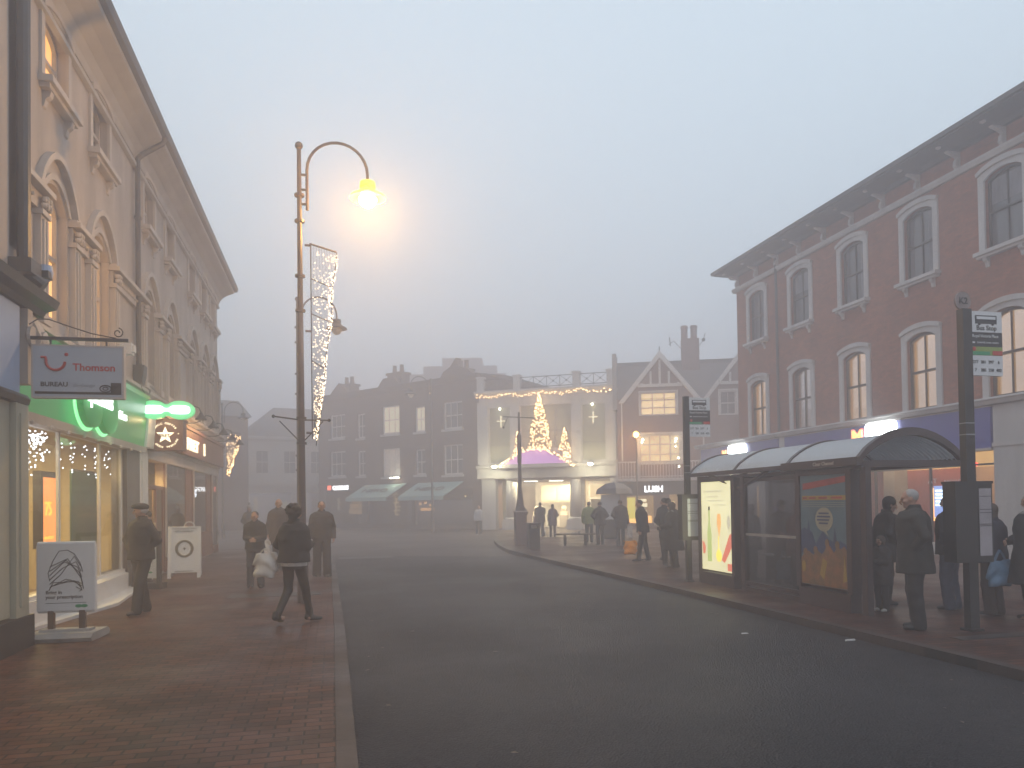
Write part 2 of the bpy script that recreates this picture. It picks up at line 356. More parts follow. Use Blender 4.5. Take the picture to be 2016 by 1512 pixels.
# ================================================================== window helper (local frame: x along facade, -y outwards)
def window(parent,a,b,c,d,rise,glassm,framem,y=.15,bars=(1,2),name='window',surround=None,sill=None,proud=.05,fr=.05,sw=.15,head=None,bw=.016):
    """sash window filling the hole (a..b, c..d + arched head); returns the frame, with pane (and surround, sill) as its children"""
    top=d+rise; mb=MB(); w=fr
    mb.box(a,y-.03,c,a+w,y+.05,d+rise*.3); mb.box(b-w,y-.03,c,b,y+.05,d+rise*.3); mb.box(a+w,y-.03,c,b-w,y+.05,c+w*1.3)
    if rise>0:
        pts=arc(a,b,d,rise)
        poly=pts+[(b,d-w) if 0 else (p[0],p[1]-w*1.4) for p in pts[::-1]] if False else pts+[(p[0],p[1]-w*1.5) for p in pts[::-1]]
        mb.prism(poly,y-.03,y+.05)
    else: mb.box(a+w,y-.03,d-w,b-w,y+.05,d)
    nx,nz=bars
    for i in range(1,nx+1):
        x=a+(b-a)*i/(nx+1); mb.box(x-bw,y-.012,c+w*1.3,x+bw,y+.03,d+rise*(.9 if nx==1 else .55)-w)
    for j in range(1,nz):
        z=c+(top-c)*j/nz; t=.032 if (nz==2 or j==nz//2) else bw
        mb.box(a+w,y-.026,z-t,b-w,y+.04,z+t)
    f=mb.build(name,framem,parent)
    pm=MB()
    if rise>0: pm.add([(x,y+.034,z) for x,z in arc(a,b,d,rise)]+[(b,y+.034,c),(a,y+.034,c)],[tuple(range(11))])
    else: pm.quad((a,y+.034,c),(b,y+.034,c),(b,y+.034,d),(a,y+.034,d))
    pm.build('pane',glassm,f)
    if surround:
        sm=MB(); p=-proud
        sm.box(a-sw,p,c,a-.001,.004,d); sm.box(b+.001,p,c,b+sw,.004,d)
        if rise>0:
            ins=arc(a-.001,b+.001,d,rise); outs=arc(a-sw,b+sw,d+(head or sw)*.8,rise*.8)
            sm.box(a-sw,p,d,a-.001,.004,d+(head or sw)*.8); sm.box(b+.001,p,d,b+sw,.004,d+(head or sw)*.8)
            for i in range(len(ins)-1): o1,o3=[(a+(b-a)*j/8,d+(head or sw)*.8+rise*.8*math.sin(math.pi*(sw+(b-a)*j/8)/(b-a+2*sw))**.72) for j in (i,i+1)]; sm.prism([ins[i],o1,o3,ins[i+1]],p,.004)
            for s0,s1 in (((a-sw,outs[0][1]),(a-.001,)),((b+.001,),(b+sw,outs[-1][1]))): pass
            zt=d+(head or sw)*.8+rise*.8*math.sin(math.pi*sw/(b-a+2*sw))**.72; sm.prism([(a-sw,d+(head or sw)*.8),(a-sw*.5,zt-(zt-d-(head or sw)*.8)*.25),(a-.001,zt),(a-.001,d+(head or sw)*.8)],p,.004); sm.prism([(b+.001,d+(head or sw)*.8),(b+.001,zt),(b+sw*.5,zt-(zt-d-(head or sw)*.8)*.25),(b+sw,d+(head or sw)*.8)],p,.004)
            o2=arc(a-sw-.03,b+sw+.03,outs[0][1]+.05,rise*.8+.04)
            for i in range(len(ins)-1): sm.prism([(outs[i][0],outs[i][1]-.05),o2[i],o2[i+1],(outs[i+1][0],outs[i+1][1]-.05)],p-.05,.003)
        else: sm.box(a-sw,p,d,b+sw,.004,d+(head or sw))
        sm.build('surround',surround,f)
    if sill:
        e=sill if isinstance(sill,(int,float)) else .12
        k=MB(); k.box(a-sw-.05,-.16-proud,c-.10,b+sw+.05,y-.03,c-.001); k.box(a-sw,-.1-proud,c-.17,b+sw,.003,c-.10)
        for x in (a-.02,b-.10): k.prismx([(0,c-.17),(-.13,c-.17),(-.11,c-.25),(-.05,c-.3),(-.03,c-.4),(0,c-.42)],x,x+.12)
        k.build('sill',surround or framem,f)
    return f

# ================================================================== the long cream building on the left
CB=empty('shop_building',(-4.2,0,0),R(90),'long cream rendered three storey building with arched windows above the green and red brown shops','building')
CW=[13.15,15.5,19.35,21.7,24.9,27.1,29.1]
holes=[(c-.52,c+.52,8.12,9.12,.2) for c in CW]+[(c-.54,c+.54,4.6,6.4,.32) for c in CW]
holes+=[(11.3,16.95,.42,2.93,0),(19.05,20.85,.06,2.78,0),(20.97,24.8,.8,2.78,0),(24.95,28.45,.8,2.78,0),(28.6,29.95,.3,2.78,0)]
mb=MB(); facade(mb,10.9,30.3,0,9.75,holes,.2)
mb.box(30.1,.002,0,30.3,9,9.75); mb.box(10.9,8.8,0,30.09,9,9.75)
mb.build('wall',M['cream_render'],CB)
# eaves: coved soffit, gutter, roof
mb=MB(); prof=[(0,9.3),(-.06,9.3),(-.1,9.42),(-.2,9.55),(-.38,9.66),(-.60,9.74),(-.60,9.84),(0,9.84)]
mb.prismx(prof,10.9,30.42); mb.prismx([(-.004,9.1),(-.09,9.12),(-.09,9.2),(-.004,9.22)],10.9,30.35)
mb.build('eaves',M['soffit'],CB)
mb=MB(); mb.prismx([(-.56,9.84),(-.70,9.84),(-.74,9.98),(-.56,9.98)],10.9,30.6); mb.prismx([(-.55,9.85),(4.2,12.4),(9,10.0),(9,9.8)],10.9,30.6)
rf=mb.build('roof',M['slate'],CB)
for i,c in enumerate(CW):
    g=M['win_orange'] if i==0 else M['sash_glass']
    window(CB,c-.52,c+.52,8.12,9.12,.2,g,M['cream_trim'],.16,(1,2),'window',M['cream_trim'],True,.045,.05,.14)
    g=M['win_orange'] if i<2 else M['sash_glass']
    f=window(CB,c-.54,c+.54,4.6,6.4,.32,g,M['cream_trim'],.17,(1,2),'window')
    sm=MB(); p=arc(c-.9,c+.9,6.42,.78,12); q=arc(c-.80,c+.80,6.42,.68,12)
    for k in range(12): sm.prism([q[k],p[k],p[k+1],q[k+1]],-.11,.003)
    p=arc(c-.66,c+.66,6.42,.46,12); q=arc(c-.56,c+.56,6.42,.36,12)
    for k in range(12): sm.prism([q[k],p[k],p[k+1],q[k+1]],-.04,.003)
    sm.build('hood_mould',M['cream_trim'],f)
# pilasters with carved capitals and band between the first-floor windows
def cap_band(a,b):
    mb=MB(); w=.27
    for x in (a,b-w):
        mb.box(x,-.10,4.42,x+w,.003,5.95); mb.box(x+.05,-.13,4.5,x+.10,-.10,5.9); mb.box(x+w-.10,-.13,4.5,x+w-.05,-.10,5.9)
        mb.box(x-.03,-.15,4.36,x+w+.03,.003,4.5); mb.box(x-.04,-.14,5.95,x+w+.04,.003,6.03)
        for k in range(5):
            for j in range(2): mb.ball((x+.03+k*.055,-.13-.02*(k%2),6.09+j*.09+.02*(k%2)),.045,6,4)
    mb.box(a,-.07,6.03,b,.003,6.28); mb.box(a-.06,-.2,6.28,b+.06,.003,6.36); mb.box(a-.03,-.14,6.36,b+.03,.003,6.41)
    n=int((b-a-.6)/.16)
    for k in range(max(n,0)):
        mb.ball((a+.35+k*.16,-.08,6.15),.04,6,4,1.2,1,.8)
    mb.build('capital_band',M['cream_trim'],CB)
ed=[11.15]+[x for c in CW for x in (c-.62,c+.62)]+[30.2]
for k in range(0,len(ed),2): cap_band(ed[k],ed[k+1])
mb=MB(); mb.prismx([(.003,4.05),(-.12,4.05),(-.16,4.15),(-.24,4.2),(-.24,4.27),(-.1,4.34),(.003,4.36)],10.95,30.4); mb.build('string_course',M['cream_trim'],CB)
# rainwater pipe with hopper bend
mb=MB(); mb.tube([(18.0,-.66,9.86),(18.0,-.6,9.7),(17.98,-.2,9.42),(17.95,-.1,9.3),(17.95,-.1,4.62)],.058,10)
mb.lathe([(.08,-.03),(.08,.03)],(17.95,-.1,8.0)); mb.lathe([(.08,-.03),(.08,.03)],(17.95,-.1,6.2))
mb.prismx([(-.02,4.75),(-.24,4.75),(-.22,4.5),(-.1,4.1),(-.02,4.1)],17.8,18.1); mb.build('drainpipe',M['dark_metal'],CB)
# --- optician shop front
mb=MB()
for x in (11.3,13.28,15.42,16.87): mb.box(x,.0,.42,x+.07,.045,2.93)
mb.box(11.3,-.03,2.86,16.95,.07,2.932); mb.box(11.3,-.05,.36,16.97,.08,.425)
f=mb.build('shop_window',M['white_paint'],CB)
MB().quad((11.3,.02,.42),(16.95,.02,.42),(16.95,.02,2.93),(11.3,.02,2.93)).build('pane',M['clear_glass'],f)
mb=MB(); mb.prismz([(11.3,-.05),(14.2,-.28),(16.6,-.20),(16.95,-.02),(16.95,.02),(11.3,.02)],0,.37); mb.prismz([(11.0,-.12),(14.2,-.62),(17.0,-.34),(17.6,-.03),(17.6,-.001),(11.0,-.001)],.0,.05)
mb.build('stall_riser',M['white_paint'],CB)
mb=MB(); mb.box(17.02,-.08,.0,18.08,.001,2.95); mb.box(16.98,-.1,0,18.1,-.08,.25); mb.build('tiled_pilaster',M['tile_brown'],CB)
mb=MB(); mb.box(18.14,-.06,0,18.95,.001,3.0); mb.box(18.3,-.09,.3,18.8,-.06,2.7); mb.box(18.12,-.14,0,18.98,-.001,.22)
mb.prismx([(0,4.02),(-.36,4.02),(-.36,3.86),(-.26,3.7),(-.22,3.2),(-.2,3.0),(0,3.0)],18.16,18.98); mb.build('white_pilaster',M['white_paint'],CB)
# interior of the optician: shell, shelves, displays
def interior(name,a,b,z1,depth,wallm,floorm,z0=.02,parent=None):
    mb=MB(); y=.22
    mb.quad((a,depth,z0),(b,depth,z0),(b,depth,z1),(a,depth,z1)); mb.quad((a,y,z0),(a,depth,z0),(a,depth,z1),(a,y,z1)); mb.quad((b,depth,z0),(b,y,z0),(b,y,z1),(b,depth,z1))
    mb.quad((a,y,z1),(a,depth,z1),(b,depth,z1),(b,y,z1)); mb.m=1; mb.quad((a,y,z0),(b,y,z0),(b,depth,z0),(a,depth,z0))
    return mb.build(name,[wallm,floorm],parent)
interior('room',10.95,17.6,3.0,4.4,mat('shop_wall',(.62,.50,.30),.7,.2,2,.0),mat('shop_floor',(.28,.2,.13),.5,.2,2,.0),parent=CB)
interior('room',18.95,30.0,2.9,4.0,mat('cafe_wall',(.22,.12,.08),.7,.3,2,.0),M['shop_floor'],parent=CB)
def top(name,mb,mats,label,cat,group=None,par=CB,**k):
    """a thing of its own standing in a building's local frame"""
    o=mb.build(name,mats,None,**k); o.matrix_world=par_m(par); return tag(o,label,cat,group)
def par_m(p): return Matrix.Translation(p.location)@Matrix.Rotation(p.rotation_euler.z,4,'Z')
def place(par,x,y,z=0,rz=0): 
    v=par_m(par)@Vector((x,y,z)); return tuple(v), par.rotation_euler.z+rz
def rooted(name,par,x,y,z,label,cat,group=None,rz=0):
    l,r=place(par,x,y,z,rz); return empty(name,l,r,label,cat,group)
wood=mat('pale_wood',(.42,.27,.12),.5,.3,3,.0)
for k,(x,y,lab) in enumerate([(12.15,1.6,'pale wooden spectacle rack left of centre behind the near optician window'),(14.0,2.1,'pale wooden spectacle rack just left of the tall orange light panel'),(16.2,2.9,'pale wooden spectacle rack far back at the right of the optician shop')]):
    r=rooted('display_rack',CB,x,y,0,lab,'display rack','spectacle racks inside the optician shop')
    mb=MB(); mb.box(-.42,.0,.02,-.38,.3,2.1); mb.box(.38,.0,.02,.42,.3,2.1); mb.box(-.38,.26,.02,.38,.29,2.1); mb.build('rack_frame',wood,r)
    mb=MB()
    for j in range(8): mb.box(-.38,.02,.35+j*.22,.38,.26,.37+j*.22)
    mb.build('shelf',M['white_paint'],r)
    mb=MB()
    for j in range(8):
        for q in range(4): mb.box(-.32+q*.18,.05,.40+j*.22,-.2+q*.18,.09,.435+j*.22)
    mb.build('spectacles',M['dark_metal'],r)
r=rooted('orange_light_box',CB,14.52,.55,0,'tall glowing orange light panel in a dark frame in the optician window','light panel')
mb=MB(); mb.box(-.42,-.03,1.0,-.34,.1,2.3); mb.box(.34,-.03,1.0,.42,.1,2.3); mb.box(-.34,-.03,2.2,.34,.1,2.3); mb.box(-.34,-.03,1.0,.34,.1,1.06); mb.box(-.05,.02,.02,.05,.1,1.0); mb.box(-.3,-.1,.02,.3,.2,.06); mb.build('panel_frame',M['charcoal'],r)
bx('lit_face',M['shop_orange'],r,(-.34,0,1.06,.34,.06,2.2))
mb=MB(); mb.text('75',-.2,-.01,1.55,.34,.01,bold=-.0); mb.box(-.2,-.012,1.15,.2,-.002,1.19); mb.build('lettering',M['ad_yellow'],r)
r=rooted('green_banner',CB,15.75,.4,0,'dark green banner panel hanging in the right half of the optician window','banner')
bx('panel',mat('banner_green',(.05,.16,.08),.5,.3,2,.0),r,(-.55,0,.45,.95,.03,2.35))
mb=MB(); mb.tube([(-.58,.015,2.37),(.98,.015,2.37)],.02,6); mb.tube([(-.5,.015,2.37),(-.5,.015,2.9)],.006,4); mb.tube([(.9,.015,2.37),(.9,.015,2.9)],.006,4); mb.build('rail',M['steel'],r)
# icicle lights at the top of the glass
mb=MB(); 
for k in range(270):
    x=11.4+random.random()**1.0*1.8; d=2.84-abs(random.gauss(0,.26)); 
    if d<2.15: continue
    mb.ball((x,.09+random.random()*.15,d),.012,5,4,1.4,1,1)
for k in range(46):
    x=random.choice([13.8,14.3,15.0,15.6,16.2,16.5])+random.gauss(0,.12); d=2.78-random.random()*.55
    mb.ball((min(x,16.8),.12,d),.012,5,4)
top('icicle_lights',mb,M['fairy_cold'],'clusters of small white icicle lights along the top of the optician window','string lights').__setitem__('kind','stuff')
# green fascia board
r=rooted('optician_sign',CB,0,0,0,'long green fascia board with glowing double oval and white lettering over the optician window','shop sign')
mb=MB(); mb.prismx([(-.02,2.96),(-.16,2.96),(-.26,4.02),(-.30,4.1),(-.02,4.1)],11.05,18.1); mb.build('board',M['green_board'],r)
mb=MB(); mb.prismx([(.0,2.86),(-.2,2.86),(-.22,2.98),(-.0,2.96)],11.0,18.12); 
for k in range(9): mb.ball((11.6+k*.75,-.2,2.85),.035,6,4)
mb.build('cornice_strip',M['cream_trim'],r)
def oval(mb,cx,cz,rx,rz,y0,y1,n=28,dome=0):
    mb.prism([(cx+rx*math.cos(2*math.pi*i/n),cz+rz*math.sin(2*math.pi*i/n)) for i in range(n)],y0,y1)
    if dome:
        n2=n; 
        vs=[]; 
        for j,(s,h) in enumerate([(1,0),(.85,.5),(.6,.85),(.3,1)]):
            vs+=[(cx+rx*s*math.cos(2*math.pi*i/n),y0-dome*h,cz+rz*s*math.sin(2*math.pi*i/n)) for i in range(n)]
        mb.add(vs,[(j*n+i,j*n+(i+1)%n,(j+1)*n+(i+1)%n,(j+1)*n+i) for j in range(3) for i in range(n)]+[tuple(range(3*n,4*n))])
mb=MB(); oval(mb,13.66,3.40,.54,.42,-.40,-.30,dome=.04); oval(mb,14.56,3.38,.54,.42,-.41,-.31,dome=.04); mb.build('double_oval',M['oval_dim'],r,smooth=False)
mb=MB(); oval(mb,13.66,3.40,.62,.48,-.285,-.272); oval(mb,14.56,3.38,.60,.47,-.286,-.273); mb.build('halo',M['halo_green'],r)
mb=MB(); mb.text('Specsavers',13.12,-.47,3.36,.40,.03,bold=.012,sx=.78); mb.text('Opticians',15.35,-.27,3.36,.24,.03,bold=.01,sx=.95); mb.build('lettering',M['letter_green_white'],r)
# projecting double oval sign
r=empty('projecting_sign',(-3.54,18.0,3.80),0,'brightly lit green and white double oval sign projecting from the wall above the coffee shop','shop sign')
def dbl(mb,s,y0,y1,z=0):
    pts=[]
    n=20
    for i in range(n+1):
        a=R(38)+ (2*math.pi-R(76))*i/n; pts.append((-.27+.30*s*math.cos(a) ,z+.20*s*math.sin(a)))
    for i in range(n+1):
        a=R(218)+(2*math.pi-R(76))*i/n; pts.append((.27+.30*s*math.cos(a),z+.20*s*math.sin(a)))
    mb.prism(pts,y0,y1)
mb=MB(); dbl(mb,1.,-.07,.07); mb.build('green_case',M['oval_green'],r)
mb=MB()
for c in (-.27,.27):
    for (y0,y1) in ((-.085,-.072),(.072,.085)):
        n=24; mb.prism([(c+math.copysign(abs(math.cos(2*math.pi*i/n))**.6,math.cos(2*math.pi*i/n))*.21,math.copysign(abs(math.sin(2*math.pi*i/n))**.6,math.sin(2*math.pi*i/n))*.092) for i in range(n)],y0,y1)
mb.box(-.06,-.084,-.03,.06,-.0725,.03); mb.build('lit_panel',M['oval_white'],r)
mb=MB(); mb.tube([(-.78,0,-.05),(-.55,0,-.05)],.02,6); mb.tube([(-.78,0,.05),(-.55,0,.05)],.02,6); mb.build('bracket',M['dark_metal'],r)
# coffee shop frontage
mb=MB()
for a,b in ((20.97,24.8),(24.95,28.45),(28.6,29.95)):
    mb.box(a,-.05,.05,b,.02,.8) if a<28.5 else mb.box(a,-.05,.05,b,.02,.3)
mb.box(20.86,-.03,.02,20.96,.05,2.78); mb.box(24.81,-.03,.02,24.94,.05,2.78); mb.box(28.46,-.03,.02,28.59,.05,2.78)
mb.box(19.05,.0,2.1,20.85,.06,2.2); mb.box(19.05,.0,.06,19.13,.06,2.1); mb.box(20.0,.0,.06,20.12,.06,2.1); mb.box(20.77,.0,.06,20.85,.06,2.1)
mb.box(23.9,.0,.8,24.8,.05,2.78); mb.box(27.6,.0,.8,28.45,.05,2.78)
mb.build('timber_frontage',M['red_brown'],CB)
mb=MB()
for x in (20.88,24.84,28.49): mb.box(x,-.07,.4,x+.06,-.03,2.85)
mb.box(18.98,-.06,2.79,30.1,.003,3.12); mb.box(18.98,-.1,3.05,30.15,-.06,3.12); mb.build('cream_frieze',M['cream_trim'],CB)
f=bx('shop_window',M['red_brown'],CB,(20.97,-.01,.78,23.9,.04,.84),(24.95,-.01,.78,27.6,.04,.84))
mb=MB(); mb.quad((20.97,.02,.84),(23.9,.02,.84),(23.9,.02,2.78),(20.97,.02,2.78)); mb.quad((24.95,.02,.84),(27.6,.02,.84),(27.6,.02,2.78),(24.95,.02,2.78)); mb.quad((28.6,.02,.3),(29.95,.02,.3),(29.95,.02,2.78),(28.6,.02,2.78)); mb.build('pane',M['dark_glass'],f)
f=bx('door',M['timber_dark'],CB,(19.14,.03,.06,19.99,.07,1.0),(19.14,.03,1.0,19.24,.07,2.1),(19.9,.03,1.0,19.99,.07,2.1),(20.13,.03,.06,20.76,.07,2.1))
bx('handle',M['steel'],f,(19.88,-.02,.95,19.91,.03,1.3))
mb=MB(); mb.box(19.0,1.2,.02,20.9,1.3,2.88); mb.build('brick_wall',brick('gold_brick',(.62,.38,.10),(.55,.30,.07),(.2,.1,.03)),CB)
bx('spot_lamp',M['win_bright'],CB,(19.6,.5,2.74,19.8,.7,2.8))
# coffee shop sign
r=rooted('coffee_shop_sign',CB,0,0,0,'long red brown fascia with lit cream letters over the coffee shop windows','shop sign')
mb=MB(); mb.box(19.0,-.20,3.13,30.25,-.06,3.9); mb.box(19.0,-.26,3.86,30.3,-.06,3.95); mb.box(22.1,-.235,3.13,30.25,-.201,3.2); mb.build('board',M['red_brown'],r)
rb=empty('coffee_box_sign',(-3.75,18.85,0),0,'square red brown box sign with a lit star and ring of letters facing the street','shop sign')
mb=MB(); mb.box(-.40,.0,2.98,.38,.45,3.66); mb.box(-.43,-.02,3.66,.41,.47,3.70); mb.build('box',M['red_brown'],rb)
mb=MB(); cx,cz=.0,3.32
for i in range(5):
    a=math.pi/2+i*2*math.pi/5
    P_=lambda r_,t: (cx+r_*math.cos(t),cz+r_*math.sin(t))
    mb.prism([(cx,cz),P_(.085,a-math.pi/5),P_(.20,a),P_(.085,a+math.pi/5)],-.016,-.002)
ring='ORGANIC COFFEE  *  NATURAL FOOD  *  '
for i,ch in enumerate(ring):
    if ch==' ': continue
    a=math.pi*.93-2*math.pi*i/len(ring)
    vs,fs=text_geo(ch,'CENTER',.02,.1); rot=a-math.pi/2; s=.062
    mb.add([(cx+.255*math.cos(a)+s*(x*math.cos(rot)-y*math.sin(rot)),-.012-h*s,cz+.255*math.sin(a)+s*(x*math.sin(rot)+y*math.cos(rot))) for x,y,h in vs],fs)
mb.build('star_emblem',M['letter_warm'],rb)
mb=MB(); mb.text('PRET',-.135,-.019,3.275,.10,.008,bold=.03,sx=1.1); mb.build('emblem_letters',M['red_brown'],rb)
mb=MB(); mb.text('PRET',22.75,-.23,3.30,.45,.04,bold=.03,sx=1.9); mb.box(22.3,-.24,3.28,22.42,-.201,3.66); mb.box(25.75,-.24,3.28,25.87,-.201,3.66); mb.build('lettering',M['letter_warm'],r)
for k in range(5):
    x=20.6+k*2.05
    r=rooted('gooseneck_lamp',CB,x,0,4.0,['nearest','second','third','fourth','farthest'][k]+' of the five dark swan neck lamps over the coffee shop fascia','lamp','swan neck lamps above the coffee shop fascia')
    mb=MB(); mb.tube([(0,0,0),(0,-.45,0),(0,-.6,.06),(0,-.68,.17),(0,-.78,.22),(0,-.90,.18),(0,-.95,.06)],.014,6); mb.lathe([(.05,0),(.05,.02)],(0,-.0,0),8,'y'); mb.build('arm',M['dark_metal'],r)
    mb=MB(); mb.lathe([(.03,.02),(.05,-.03),(.14,-.14),(.15,-.17)],(0,-.95,.04),12); mb.build('shade',M['dark_metal'],r)
# interior bits behind the coffee windows
mb=MB(); mb.box(22.2,1.5,.02,23.8,2.0,1.05); mb.m=1; mb.box(22.2,1.48,1.05,23.8,2.02,1.1); mb.m=2
mb.box(22.3,2.5,1.5,23.5,2.55,1.9)
top('coffee_counter',mb,[M['timber_dark'],M['pale_wood'],M['win_warm']],'wooden coffee counter with lit menu behind the first coffee shop window','counter')
mb=MB(); mb.text('OPEN',25.25,.06,2.02,.2,.02,bold=.02,sx=1.3); mb.box(25.2,.09,1.98,26.2,.11,2.22); top('window_sign',mb,M['letter_white'],'small lit white sign in the upper right coffee shop window','sign')
# little fittings on the wall
mb=MB(); mb.box(16.55,-.28,4.75,16.8,-.0,4.98); mb.box(16.6,-.33,4.8,16.75,-.28,4.93); top('alarm_box',mb,M['sign_white'],'small white alarm box on the cream wall above the green fascia','alarm box')
mb=MB(); mb.tube([(17.4,-.28,4.2),(17.42,-.3,4.6),(17.5,-.2,4.95),(18.6,-.1,4.5),(21,-.08,4.35),(25,-.08,4.28)],.010,5); mb.tube([(17.4,-.28,4.2),(18.1,-.25,4.05),(18.3,-.2,4.2)],.008,5); mb.ball((18.3,-.2,4.25),.07,8,5)
top('cable_run',mb,M['dark_metal'],'thin black cable sagging along the cream wall above the projecting green sign','cable')

# ================================================================== travel shop at the left edge
TB=empty('travel_shop_building',(-4.2,0,0),R(90),'neighbouring shop at the left edge with pale blue fascia, grey column and black drainpipe','building')
mb=MB(); facade(mb,3,10.88,0,9.9,[(3.5,9.4,.4,2.9,0)],.2,-.3); mb.box(3,-.5,4.42,10.4,-.3,4.5); mb.box(10.6,-.3,0,10.88,.3,9.9); mb.build('wall',M['cream_render'],TB)
mb=MB(); mb.box(10.02,-.58,0,10.40,-.302,2.92); mb.box(9.5,-.52,.4,10.0,-.302,2.92); mb.box(10.12,-.60,.5,10.30,-.58,2.8); mb.build('column',M['panel_olive'],TB)
bx('column_base',M['charcoal'],TB,(9.45,-.62,0,10.46,-.303,.38))
bx('fascia_board',M['pale_blue_board'],TB,(3,-.52,3.05,10.30,-.303,4.12))
mb=MB(); mb.prismx([(-.3,4.13),(-.56,4.13),(-.60,4.2),(-.72,4.24),(-.76,4.34),(-.3,4.44)],3,10.95); mb.build('cornice',M['dark_metal'],TB); mb=MB(); mb.prismx([(-.3,2.93),(-.58,2.93),(-.60,3.0),(-.56,3.05),(-.3,3.05)],3,10.42); mb.build('lower_moulding',M['dark_metal'],TB)
mb=MB(); mb.box(10.44,-.56,3.2,10.60,-.303,4.13); mb.prismx([(-.3,3.5),(-.5,3.5),(-.62,3.6),(-.66,3.8),(-.6,3.95),(-.5,4.13),(-.3,4.13)],10.60,10.88); mb.lathe([(.02,-.02),(.11,0),(.11,.06),(.06,.1)],(10.75,-.66,3.8),14,'y'); mb.lathe([(.13,0),(.13,.04),(.09,.06)],(10.52,-.60,3.80),14,'y'); mb.build('console',M['cream_trim'],TB)
mb=MB(); mb.tube([(10.72,-.42,9.9),(10.72,-.42,4.75),(10.78,-.5,4.6),(10.8,-.62,4.5)],.085,10); mb.box(10.55,-.56,4.62,10.9,-.3,4.8); mb.build('drainpipe',M['dark_metal'],TB)
MB().quad((3.5,-.2,.4),(9.4,-.2,.4),(9.4,-.2,2.9),(3.5,-.2,2.9)).build('shop_window',M['clear_glass'],TB)
interior('room',3.1,9.9,3.0,3.2,M['shop_wall'],M['shop_floor'],parent=TB)
l=lamp('shop_light','AREA',(-3.4-2.0,7.0,2.85),110,(1,.66,.30),(1.5,4)); 
r=rooted('security_camera',TB,11.0,-.50,4.72,'small grey security camera with bluish lens cover on the wall at far left','camera')
mb=MB(); mb.box(-.04,-.12,-.05,.12,.18,.04); mb.tube([(0,.1,0),(0,.45,-.02)],.02,6); mb.build('bracket',M['charcoal'],r)
mb=MB(); mb.lathe([(.02,-.14),(.07,-.1),(.085,0),(.07,.08)],(.1,-.05,.06),12); mb.build('housing',M['pale_blue_board'],r)
# hanging sign
r=empty('hanging_sign',(-3.62,10.42,0),0,'grey white hanging sign with red smile emblem on a scrolled iron bracket','shop sign')
mb=MB(); mb.box(.02,-.02,3.745,1.12,.02,3.785); 
pts=[(.02+.1*math.cos(R(a))*1,0,3.86+.09*math.sin(R(a))) for a in range(200,-60,-20)]
mb.tube([(0,0,3.93),(.1,0,4.0),(.22,0,4.0),(.42,0,3.93),(.7,0,3.84),(.98,0,3.79)],.008,5)
sp=[(1.0+(.02+.045*k/14)*math.cos(k*.55),0,3.86+(.02+.045*k/14)*math.sin(k*.55)) for k in range(15)]
mb.tube(sp,.009,5); mb.tube([(.24,0,3.75),(.24,0,3.66)],.012,6); mb.tube([(.87,0,3.75),(.87,0,3.66)],.012,6); mb.build('bracket',M['dark_metal'],r)
mb=MB(); mb.box(.06,-.05,3.04,1.06,.05,3.66); mb.build('panel',M['sign_grey'],r)
mb=MB(); F_=.012
for x0,x1,z0,z1 in ((.04,1.08,3.66,3.68),(.04,1.08,3.02,3.04),(.04,.06,3.04,3.66),(1.06,1.08,3.04,3.66)): mb.box(x0,-.055,z0,x1,.055,z1)
mb.build('frame',M['cream_trim'],r)
mb=MB(); pts=[(.15,-.056,3.52),(.20,-.056,3.52)]+[(.31+.105*math.cos(R(a)),-.056,3.47+.105*math.sin(R(a))) for a in range(172,375,17)]
mb.tube(pts,.017,6); mb.ball((.43,-.054,3.56),.023,10,6,1,.4,1); mb.text('Thomson',.50,-.052,3.365,.125,.006,bold=.02); mb.build('red_lettering',M['sign_red'],r)
mb=MB(); mb.text('BUREAU',.14,-.052,3.165,.078,.006,bold=.025,sx=1.05); mb.box(.08,-.054,3.07,.93,-.051,3.10); mb.box(.93,-.0545,3.07,1.05,-.0512,3.22)
mb.tube([(.87+.065*math.cos(R(a)),-.056,3.145+.042*math.sin(R(a))) for a in range(0,361,24)],.007,5); mb.tube([(.87+.03*math.cos(R(a)),-.056,3.145+.02*math.sin(R(a))) for a in range(0,361,36)],.006,5); mb.build('dark_lettering',M['charcoal'],r)
mb=MB(); mb.text('de change',.50,-.052,3.165,.062,.006,bold=.0); mb.build('pale_lettering',mat('sign_mid',(.26,.28,.31),.5,.1,3,.0),r)

